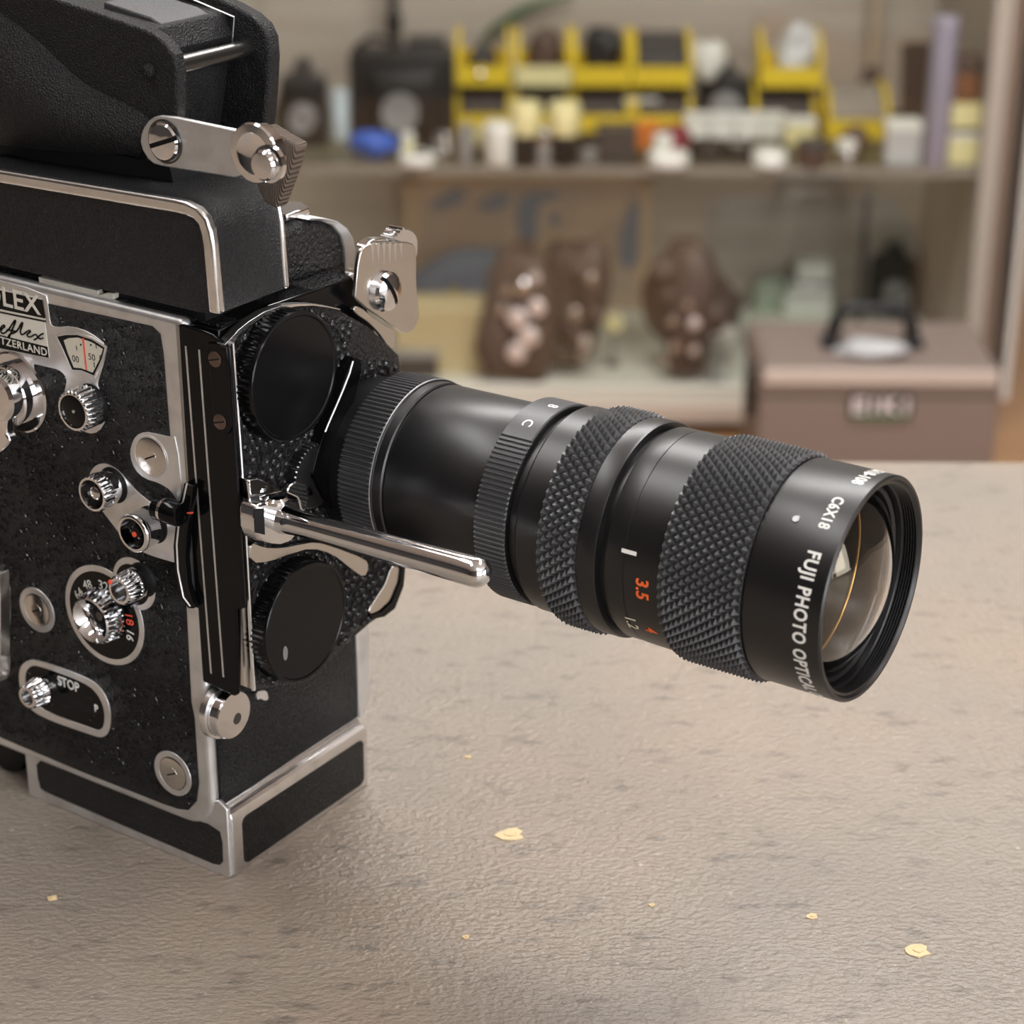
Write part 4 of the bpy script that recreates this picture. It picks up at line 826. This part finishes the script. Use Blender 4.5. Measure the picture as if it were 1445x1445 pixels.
# ---- yellow bins, two tiers
BINH = .078
CLRD = colm('dusty', (.30, .26, .22), .6)
YB = CYB - .20
low = [(642, 722), (724, 806), (808, 890), (893, 976), (1062, 1152), (1166, 1254)]
names = ['dark tools', 'a pale cap', 'two film cans before it', 'a pale box before it', 'white cards before it', 'a brown brush behind it']
for i, (a, b) in enumerate(low):
    parts_bin(a, b, 140, 195, ZS, ['yellow parts bin at the bottom beside the large black camera', 'yellow bottom bin behind the yellow topped film cans', 'yellow bottom bin behind the dark grey box', 'yellow bottom bin behind the orange card', 'yellow bottom bin under the one holding a clear bag', 'yellow parts bin with open top below the hanging brush'][i], yplane=YB - (.03 if i == 5 else 0), fill=(CLRD if i == 5 else DRK))
up_ = [(642, 722), (726, 806), (806, 890), (890, 976), (1070, 1160)]
for i, (a, b) in enumerate(up_):
    parts_bin(a, b, 62, 140, ZS + BINH + .001, ['yellow upper bin with a silver ball, above the bin beside the black camera', 'yellow upper bin with a pale label front', 'yellow upper bin with a dark case leaning inside', 'yellow upper bin with small silver part inside', 'yellow upper bin holding a crumpled clear bag'][i], front=(CRM if i == 1 else YEL), yplane=YB + .005, fill=[None, None, None, DRK, None][i])
ZU = ZS + BINH + .005
def inbin(x, dy=.05, z=ZU): p = WP(x, 120, YB + dy); return Vector((p.x, YB + dy, z))
lump(665, 705, 70, 115, ZU, 'dark crumpled pouch inside the upper bin with the silver ball', 'pouch', DRK, seed=2, P=inbin(680))
o = thing('metal_ball', inbin(678, .012), 'small silver ball in a yellow bin', 'ball'); M1(MB().lathe([(0, .002)] + [(.013 - .013 * cos(pi*i/10), .013 * sin(pi*i/10)) for i in range(1, 10)] + [(.026, .001)], (0, 0, 0), 'w', 20), 'ball', SIL, o); M1(MB().lathe([(.0255, .003), (.03, .003), (.03, 0)], (0, 0, 0), 'w', 12), 'stem', SIL, o)
lump(742, 795, 40, 110, ZU, 'dark brown lumpy pouch in the bin with pale label', 'pouch', BRN, seed=3, P=inbin(768))
lump(825, 880, 40, 110, ZU, 'black soft case leaning in a yellow upper bin', 'case', BLK, name='soft_case', seed=4, P=inbin(850))
lump(905, 960, 75, 112, ZU, 'dark small pouch in the bin with silver part', 'pouch', DRK, seed=5, P=inbin(930))
CLR = mat('clear_plastic', (.80, .80, .82), .12, spec=.7, trans=.35)
lump(1090, 1150, 40, 110, ZU, 'crumpled clear plastic bag standing in a yellow bin', 'bag', CLR, name='plastic_bag', seed=6, rough=.5, P=inbin(1115, .06))
lump(985, 1025, 80, 140, ZS + .05, 'white crumpled bag on top of the black strap camera', 'bag', WHT, name='plastic_bag', seed=8, rough=.5, P=Vector((WP(1005, 120, YB).x, YB + .02, ZS + .085)))
small_camera(983, 1060, 95, 185, ZS, 'flat black camera between the two groups of yellow bins')

# ---- left part of the upper shelf
small_camera(396, 462, 92, 208, ZS, 'small black camera beside the pale flask', strap=True)
jar(468, 494, 130, 196, ZS, 'pale bluish white flask between two black cameras', 'flask', PBL, PBL, .8, 'flask')
P, w_, h_ = on(492, 640, 88, 205, ZS)
o = thing('press_camera', P + Vector((0, .05, 0)), 'large black bellows camera beside the yellow bins', 'camera')
M1(MB().box((-w_/2, -.01, 0), (w_/2, .07, h_)), 'body', BLK, o, bevel=.006)
for k_ in range(5): M1(MB().box((-w_*.32 + .004*k_, -.02 - .011*k_, h_*.12 + .003*k_), (w_*.36 - .004*k_, -.01 - .011*k_, h_*.85 - .003*k_)), 'bellows_fold', BLK, o, bevel=.003)
M1(MB().lathe([(0, .03), (.02, .03), (.02, .022), (.015, .02), (.015, 0)], (.0, -.065, h_*.42), 'v', 28, -1), 'lens', GRY, o)
M1(MB().box((w_*.05, .0, h_), (w_*.42, .05, h_ + .022)), 'viewfinder', DRK, o, bevel=.003)
M1(MB().tube([(-w_*.45, .03, h_), (-w_*.3, .03, h_ + .02), (0, .03, h_ + .012)], .006, 8), 'handle', BLK, o)
P = ZP(556, 168, ZS); P.y = CYB - .06; P.x = WP(556, 60, P.y).x
o = thing('tripod_leg', P, 'dark upright tripod tube behind the bellows camera', 'tripod')
M1(MB().lathe([(0, .009), (.30, .009), (.30, 0)], (0, 0, 0), 'w', 16), 'tube', DRK, o); M1(MB().lathe([(.14, .013), (.17, .013), (.17, .010)], (0, 0, 0), 'w', 16), 'clamp', BLK, o)
lump(490, 562, 185, 226, ZS, 'bright blue plastic pouch in front of the bellows camera', 'pouch', BLU, seed=11, depth=.05)
disc(562, 615, 218, 236, ZS, 'pale metal lens cap beside the blue pouch', 'lens cap', WHT, inner=SIL)
jar(566, 585, 188, 222, ZS, 'tiny cream bottle behind the pale lens cap', 'bottle', CRM, WHT, .7, 'bottle')
disc(592, 630, 190, 212, ZS, 'black lens cap with silver centre below the bellows camera', 'lens cap', BLK, inner=SIL)
jar(614, 640, 186, 226, ZS, 'small silver metal canister beside the grey tube', 'canister', SIL, SIL, .6, 'canister')
jar(646, 668, 186, 240, ZS, 'narrow grey tube standing beside the white tub', 'tube', GRY, GRY, .8, 'tube')
jar(668, 690, 182, 222, ZS, 'small yellow capped bottle behind the white tub', 'bottle', BLK, CRM, .45, 'bottle')
jar(682, 726, 184, 240, ZS, 'white plastic tub with wide lid on the glass shelf', 'tub', WHT, WHT, .6, 'tub')
jar(719, 763, 150, 234, ZS, 'black film can with cream yellow lid beside the white tub', 'film can', BLK, CRM, .5, 'film_can')
jar(752, 780, 190, 240, ZS, 'grey metal canister between the two film cans', 'canister', GRY, SIL, .6, 'canister')
jar(773, 818, 150, 234, ZS, 'black film can with cream yellow lid beside the dark grey box', 'film can', BLK, CRM, .5, 'film_can')
jar(818, 842, 190, 228, ZS, 'small clear grey canister beside the dark grey box', 'canister', GRY, BLK, .6, 'canister')
carton(842, 898, 186, 228, ZS, 'dark grey low box in front of yellow bins', 'box', DRK, DRK, depth=.06)
carton(880, 928, 140, 186, ZS, 'pale cream box in front of a yellow bin', 'box', CRM, WHT, depth=.03)
carton(890, 930, 176, 210, ZS, 'orange card box above the white ball', 'box', ORG, ORG, depth=.02, rz=.3)
lump(926, 972, 178, 220, ZS, 'dark red pouch behind the white knob', 'pouch', MAR, seed=13)
jar(920, 948, 190, 226, ZS, 'white round knob on dark base beside the red pouch', 'knob', WHT, WHT, .5, 'knob')
disc(912, 972, 228, 250, ZS, 'wide white lens cap at the shelf edge under the red pouch', 'lens cap', WHT)
disc(972, 1022, 192, 222, ZS, 'tall black lens cap beside the red pouch', 'lens cap', BLK)
disc(1018, 1062, 196, 222, ZS, 'black lens cap with grey centre beside the white disc', 'lens cap', BLK, inner=GRY)
for i, (a, b) in enumerate(((966, 1000), (1002, 1036), (1038, 1072), (1074, 1106))):
    carton(a, b, 162, 196, ZS, ['small white card box right behind the tall black lens cap', 'small white card box behind the gap of two black lens caps', 'small white card box behind the grey centred lens cap', 'small white card box beside the cream card box'][i], 'box', WHT, WHT, depth=.025, group='white card boxes')
carton(1108, 1150, 170, 206, ZS, 'cream card box behind the brown drum', 'box', CRM, WHT, depth=.03)
disc(1060, 1110, 212, 238, ZS, 'white disc shaped lens cap beside the brown drum', 'lens cap', WHT)
jar(1122, 1168, 200, 234, ZS, 'low dark brown drum beside the white disc', 'drum', BRN, DRK, .7, 'drum')
lump(1182, 1226, 180, 224, ZS, 'round brown leather pouch below a yellow bin', 'pouch', BRN, seed=15)
jar(1178, 1206, 212, 246, ZS, 'small shiny metal cup near the shelf edge', 'cup', SIL, WHT, .6, 'cup')
carton(1248, 1296, 184, 242, ZS, 'clear grey plastic box beside the lilac tube', 'box', CLR, WHT, depth=.04)
jar(1298, 1336, 45, 246, ZS, 'tall lilac paper tube at the right end of the shelf', 'tube', LIL, LIL, .9, 'paper_tube')
carton(1322, 1390, 192, 236, ZS, 'cream film box at the bottom of the stack beside the lilac tube', 'box', CRM, WHT, depth=.06)
P, w_, h_ = on(1326, 1388, 140, 178, ZS)
q = ZP(1356, 236, ZS); q.y = max(q.y, CY0 + .03)
o = thing('carton', Vector((WP(1357, 180, q.y).x, q.y + .03, ZS + .0475)), 'cream film box with dark band on top of the stack', 'box'); 
M1(MB().box((-.036, -.03, 0), (.036, .03, .012)), 'band', DRK, o); M1(MB().box((-.036, -.03, .012), (.036, .03, .05)), 'body', CRM, o, bevel=.001)
o = thing('leather_case', Vector((WP(1360, 110, q.y).x, q.y + .03, ZS + .0985)), 'reddish brown leather case on top of the cream boxes', 'case')
M1(MB().box((-.028, -.025, 0), (.028, .025, .045)), 'body', colm('tan', (.22, .09, .04), .5), o, bevel=.004); M1(MB().box((-.029, -.026, .045), (.029, .026, .07)), 'lid', BRN, o, bevel=.004)
# cardboard sheet leaning at the back, brush hanging in front of it, green stick
o = thing('cardboard_sheet', (0, CYB - .012, ZS), 'pinkish brown cardboard sheet leaning on the cabinet back', 'cardboard')
cp = [WP(x, y, CYB - .012) for x, y in ((1070, 165), (1068, 15), (1130, 25), (1210, 55), (1330, 45), (1335, 160))]
M1(MB().prism([(p.x, max(p.z - ZS, 0)) for p in cp], 'v', 0, .004), 'sheet', CARD, o)
M1(MB().prism([(p.x, max(p.z - ZS, 0)) for p in [WP(x, y, CYB - .012) for x, y in ((1270, 165), (1272, 60), (1330, 58), (1333, 160))]], 'v', -.002, 0), 'dark_patch', BRN, o)
P = WP(1226, 160, CYB - .05); P.z = ZS
o = thing('hand_brush', P, 'wooden handled brush standing on its bristles behind a yellow bin', 'brush')
zt = WP(1226, 90, CYB - .05).z - ZS
M1(MB().lathe([(0, .030), (zt * .6, .022), (zt, .008)], (0, 0, 0), 'w', 16), 'bristles', BRN, o)
M1(MB().lathe([(zt - .005, .009), (zt + .04, .008), (zt + .26, .008), (zt + .265, 0)], (0, 0, 0), 'w', 16), 'handle', colm('pale_wood', (.50, .38, .27), .5), o)
A, B2 = WP(690, 45, CYB - .02), WP(768, 2, CYB - .02)
o = thing('green_cable', (A.x, CYB - .02, ZS), 'dark green plastic strip bowed against the cabinet back', 'strip')
M1(MB().tube([(-.02, 0, .004), (-.03, .0, .09), (0, 0, A.z - ZS), ((B2.x - A.x) * .5, 0, (B2.z + A.z)/2 - ZS + .006), (B2.x - A.x, 0, B2.z - ZS), (B2.x - A.x + .05, 0, B2.z - ZS + .01)], [.002, .003, .005, .008, .006, .003], 8), 'strip', GRN, o)
M1(MB().lathe([(0, .006), (.008, .006), (.008, 0)], (-.02, 0, 0), 'w', 12), 'plug', BLK, o)

# ---- lower deck
YBD = CYB - .03
o = thing('framed_board', (0, YBD, ZD), 'orange brown framed board with blue grey shapes leaning on the cabinet back', 'board')
def bq(x, y): p = WP(x, y, YBD); return (p.x, p.z - ZD)
A, C_ = bq(572, 428), bq(920, 246)
M1(MB().box((A[0], 0, 0), (C_[0], .012, C_[1])), 'panel', colm('board_tan', (.58, .42, .31), .7, var=(12, (.45, .35, .28), .4, .65)), o)
for x0, x1 in ((A[0], A[0] + .02), (C_[0] - .02, C_[0])): M1(MB().box((x0, -.008, 0), (x1, 0, C_[1])), 'frame_bar', colm('board_frame', (.60, .43, .29), .6), o, bevel=.001)
M1(MB().box((A[0], -.008, C_[1] - .014), (C_[0], 0, C_[1])), 'frame_bar', MATS['item_board_frame'], o)
BG = colm('blue_grey', (.20, .235, .30), .6)
for pts in ([(600, 292), (642, 262), (660, 272), (650, 288), (615, 295)], [(668, 290), (700, 272), (722, 275), (716, 290), (690, 300)], [(730, 275), (790, 266), (788, 280), (760, 285), (758, 345), (735, 345), (728, 310)], [(775, 300), (790, 300), (790, 318), (776, 318)], [(870, 350), (890, 280), (912, 290), (908, 360), (880, 385)]):
    M1(MB().prism(chaikin([bq(*p) for p in pts], 1), 'v', -.004, 0), 'printed_shape', BG, o)
for nm, bx, lab, m in (('camera_bag', (566, 745, 330, 432), 'dark blue grey equipment bag in front of the framed board', colm('navy_grey', (.15, .18, .25), .6)),):
    o, w_, h_ = lump(*bx, ZD, lab, 'bag', m, name=nm, depth=.09, seed=21, rough=.15, P=Vector((WP(664, 432, CYB - .11).x, CYB - .11, ZD)))
    M1(MB().box((-w_*.3, -.052, h_*.35), (w_*.25, -.030, h_*.6)), 'front_pocket', BG, o, bevel=.004)
    M1(MB().lathe([(0, .010), (.004, .009), (.004, 0)], (-w_*.12, -.05, h_*.55), 'v', 16, -1), 'buckle', colm('brass', (.6, .5, .15), .3, metal=.6), o)
carton(560, 682, 436, 528, ZD, 'cream yellow carton below the equipment bag', 'carton', colm('manila', (.62, .50, .29), .7), None, depth=.09)
carton(556, 618, 512, 548, ZD, 'small dark grey case in front of the cream carton', 'case', DRK, GRY, depth=.05, name='small_case')
PINK = colm('rosy_glint', (.86, .76, .72), .3, metal=.4)  # metal discs on the pouches stand in for specular glints
def bundle(x0, x1, yt, yb, label, seed, discs, top):
    o, w_, h_ = lump(x0, x1, yt, yb, ZD, label, 'pouch', colm('dark_brown', (.12, .080, .062), .5), name='leather_pouch', depth=.10, seed=seed, rough=.55)
    rnd = random.Random(seed)
    for k_ in range(5):
        c_ = Vector((rnd.uniform(-.34, .34) * w_, rnd.uniform(-.035, -.01), (.18 + .16 * k_) * h_)); ra = rnd.uniform(.16, .26) * w_
        M1(MB().lathe([(-ra * cos(pi*i/8), ra * sin(pi*i/8) * rnd.uniform(.85, 1.15)) for i in range(9)], c_, 'u', 18), 'fold', MATS['item_dark_brown'], o, smooth=80)
    for k_, (dx, dz, r, m) in enumerate(discs):
        x = dx * w_; z = dz * h_; y = -.05 * sqrt(max(.1, 1 - (2*dx)**2 - (2*dz - 1)**2)) - .012
        M1(MB().lathe([(-.01, r * .8), (0, r), (.004, r), (.006, r * .8), (.006, 0)], (x, y, z), 'v', 20, -1), 'glint_disc', m, o)
    M1(MB().tube([(-w_*.2, 0, h_*.9), (-w_*.1, 0, h_*1.02), (w_*.1, 0, h_*1.02), (w_*.22, 0, h_*.88)], .006, 8), 'strap', BRN, o)
bundle(690, 778, 352, 528, 'brown leather pouch dotted with many round glint discs beside the carton', 31, [(.05, .78, .012, SIL), (.22, .84, .009, PINK), (-.28, .60, .009, SIL), (-.05, .55, .016, PINK), (.12, .40, .017, PINK), (-.06, .27, .016, PINK), (-.2, .75, .008, SIL), (.25, .62, .014, PINK)], 1)
bundle(780, 852, 346, 522, 'brown leather pouch with few silver glint discs between two other pouches', 32, [(.2, .80, .010, SIL), (-.1, .55, .010, SIL), (.1, .32, .009, PINK), (.05, .22, .009, SIL)], 1)
bundle(898, 1022, 342, 528, 'wide brown leather pouch with small glint discs behind the brown projector case', 33, [(-.15, .50, .008, SIL), (.1, .48, .010, PINK), (-.1, .30, .009, SIL), (.1, .28, .009, PINK), (-.2, .18, .008, SIL), (.02, .62, .008, SIL)], 1)
P = WP(866, 456, CY0 + .10)
o = thing('round_tag', (P.x, P.y, ZD), 'yellow round tag on a thin stand between brown pouches', 'tag')
M1(MB().lathe([(0, .016), (.004, .016), (.005, .014), (.005, 0)], (0, 0, P.z - ZD), 'v', 24, -1), 'disc', CRM, o); M1(MB().tube([(0, .003, .0), (0, .003, P.z - ZD)], .0015, 6), 'pin', DRK, o)
M1(MB().lathe([(0, .012), (.003, .012), (.003, 0)], (0, .003, 0), 'w', 16), 'foot', DRK, o)
P = WP(1008, 468, CY0 + .025)
o = thing('bright_strip', (P.x, P.y, ZD), 'white strip standing in for a bright reflection before the wide pouch', 'card')  # white strip in place of a bright reflection, stand added to hold it
M1(MB().box((-.032, -.002, P.z - ZD - .009), (.032, .001, P.z - ZD + .009)), 'card', WHT, o); M1(MB().box((-.004, 0.001, 0), (.004, .003, P.z - ZD)), 'stand', GRY, o); M1(MB().box((-.02, -.01, 0), (.02, .014, .003)), 'foot', GRY, o)
P, w_, h_ = on(1106, 1172, 368, 448, ZD); zz = 0
for i, (dw, hh, m, lab) in enumerate(((1, .34, WHT, 'pale grey box at the bottom of the stack beside the black camera'), (.95, .3, SIL, 'silver metal box in the middle of the small stack'), (.7, .26, WHT, 'pale box on top of the small stack of boxes'))):
    o = thing('metal_box', P + Vector((0.004 * i, .03, zz + .0005)), lab, 'box', 'stacked pale boxes'); H = hh * h_
    M1(MB().box((-w_*dw/2, -.03, 0), (w_*dw/2, .03, H * .7)), 'body', m, o, bevel=.002); M1(MB().box((-w_*dw/2 - .001, -.031, H * .72), (w_*dw/2 + .001, .031, H)), 'lid', GRY if i == 1 else m, o, bevel=.002); zz += H + .0005
carton(1066, 1108, 398, 440, ZD, 'pale green plastic box beside the stack of pale boxes', 'box', colm('pale_green', (.42, .48, .38), .4), None, depth=.05)
small_camera(1228, 1292, 350, 448, ZD, 'black camera with silver dial behind the projector case handle', top=BLK)
P = WP(1214, 405, CY0 + .30); o = thing('thin_pole', (P.x, P.y, ZD), 'thin dark pole standing behind the projector case', 'pole')
ztop = WP(1214, 252, CY0 + .30).z - ZD
M1(MB().lathe([(0, .007), (ztop - .03, .006), (ztop - .03, 0)], (0, 0, 0), 'w', 14), 'shaft', DRK, o); M1(MB().lathe([(ztop - .032, .009), (ztop - .002, .007), (ztop - .002, 0)], (0, 0, 0), 'w', 14), 'tip', GRY, o)
carton(1294, 1342, 352, 440, ZD, 'purple grey box beside the black camera', 'box', colm('purple_grey', (.20, .17, .21), .5), None, depth=.06)
jar(1334, 1364, 388, 456, ZD, 'small dark bottle with white label band at the cabinet end', 'bottle', WHT, DRK, .65, 'bottle')

# ---- brown projector case on the floor in front of the cabinet
YP = 2.33
zt = WP(1240, 517, YP).z; xa, xb = WP(1072, 560, YP).x, WP(1411, 560, YP).x; dp = .20
pc = empty('projector_case', ((xa + xb) / 2, YP, 0)); tag(pc, 'brown projector carrying case with name badge in front of the cabinet', 'case')
hw = (xb - xa) / 2; TAUP = mat('case_brown', (.245, .19, .165), .5, bump=[('noise', 300, .2, .001)])
M1(MB().prism(rrect(-hw, .0, hw, zt - .045, .008), 'v', 0, dp), 'body', TAUP, pc, bevel=.004)
M1(MB().prism(rrect(-hw - .002, zt - .044, hw + .002, zt, [.02, .02, .004, .004]), 'v', -.003, dp + .003), 'lid', TAUP, pc, bevel=.005)
M1(MB().prism(rrect(-hw + .004, zt - .026, hw - .006, zt - .004, .004), 'v', -.006, -.002), 'lid_lip', mat('case_lip', (.62, .53, .47), .4), pc, bevel=.0015)
M1(MB().box((-hw - .012, .06, zt - .10), (-hw - .0, .10, zt - .03)), 'catch', DRK, pc, bevel=.003)
def pq(x, y): p = WP(x, y, YP); return (p.x - pc.location.x, p.z)
b0, b1 = pq(1196, 589), pq(1289, 553)
bd = M1(MB().prism(rrect(b0[0], b0[1], b1[0], b1[1], .003), 'v', -.004, .001), 'badge', BLK, pc, bevel=.001)
M1(MB().box((b0[0] + .006, -.0048, b0[1] + .0005), (b1[0] - .006, -.0035, b0[1] + .0045)), 'green_line', colm('badge_green', (.05, .22, .08), .4), bd)
cxb = (b0[0] + b1[0]) / 2; hb_ = b1[1] - b0[1]
text('lettering', 'EIKI', hb_ * .86, colm('badge_letters', (.80, .72, .72), .3), bd, lambda x, y, z: (cxb + x * 1.22, -.0046 - z, b0[1] + hb_ * .20 + y), ext=.0004, bold=.0012, align='CENTER', scale=1.0, spacing=1.25)
hA, hB = pq(1186, 470), pq(1308, 470); zh = .056; yh = .09
M1(MB().tube([(hA[0], yh, zt - .002), (hA[0] + .006, yh, zt + zh * .6), (hA[0] + .018, yh, zt + zh), (hB[0] - .018, yh, zt + zh), (hB[0] - .006, yh, zt + zh * .6), (hB[0], yh, zt - .002)], .0105, 12), 'handle', BLK, pc)
for h in (hA, hB): M1(MB().box((h[0] - .013, yh - .02, zt - .001), (h[0] + .013, yh + .02, zt + .012)), 'handle_mount', BLK, pc, bevel=.003)
lump(1212, 1284, 459, 478, zt, 'crumpled clear plastic wrap lying under the projector case handle', 'wrap', CLR, name='plastic_wrap', seed=41, rough=.5, depth=.05, P=Vector((pc.location.x + (hA[0] + hB[0]) / 2, YP + .045, zt)))

# ---- flakes and crumbs on the counter
FLK = mat('paint_flake', (.68, .52, .30), .7, bump=[('noise', 900, .5, .0005)])
for i, (x, y, sz, lab) in enumerate(((720, 1178, 3.6, 'largest pale tan flake on the counter, two pointed ends'), (1296, 1342, 3.2, 'tan flake with a curled edge on the bare counter'), (660, 1069, 1.0, 'tiny pale crumb on the counter near the camera base'), (1146, 1294, 1.5, 'thin pale sliver of a flake on the counter'), (920, 1278, .8, 'short whitish fibre crumb on the counter'), (658, 1323, 1.0, 'small pale crumb alone on the counter'), (74, 1268, 1.3, 'small tan crumb on the counter below the camera base'))):
    P = ZP(x, y, TABLE_Z); rnd = random.Random(50 + i); n = 11
    o = thing('paint_flake', P, lab, 'flake', 'pale flakes on the counter')
    pts = [((sz * (1.25 if k_ % 4 else .8)) * rnd.uniform(.7, 1.1) * cos(2*pi*k_/n) * .001, sz * rnd.uniform(.6, 1.0) * sin(2*pi*k_/n) * .0011) for k_ in range(n)]
    M1(MB().prism(pts, 'w', 0.00002, .00035), 'flake_body', FLK, o)
    M1(MB().prism([(a * .45 + .0002, b * .4) for a, b in pts], 'w', .0003, .0006), 'raised_chip', FLK, o)
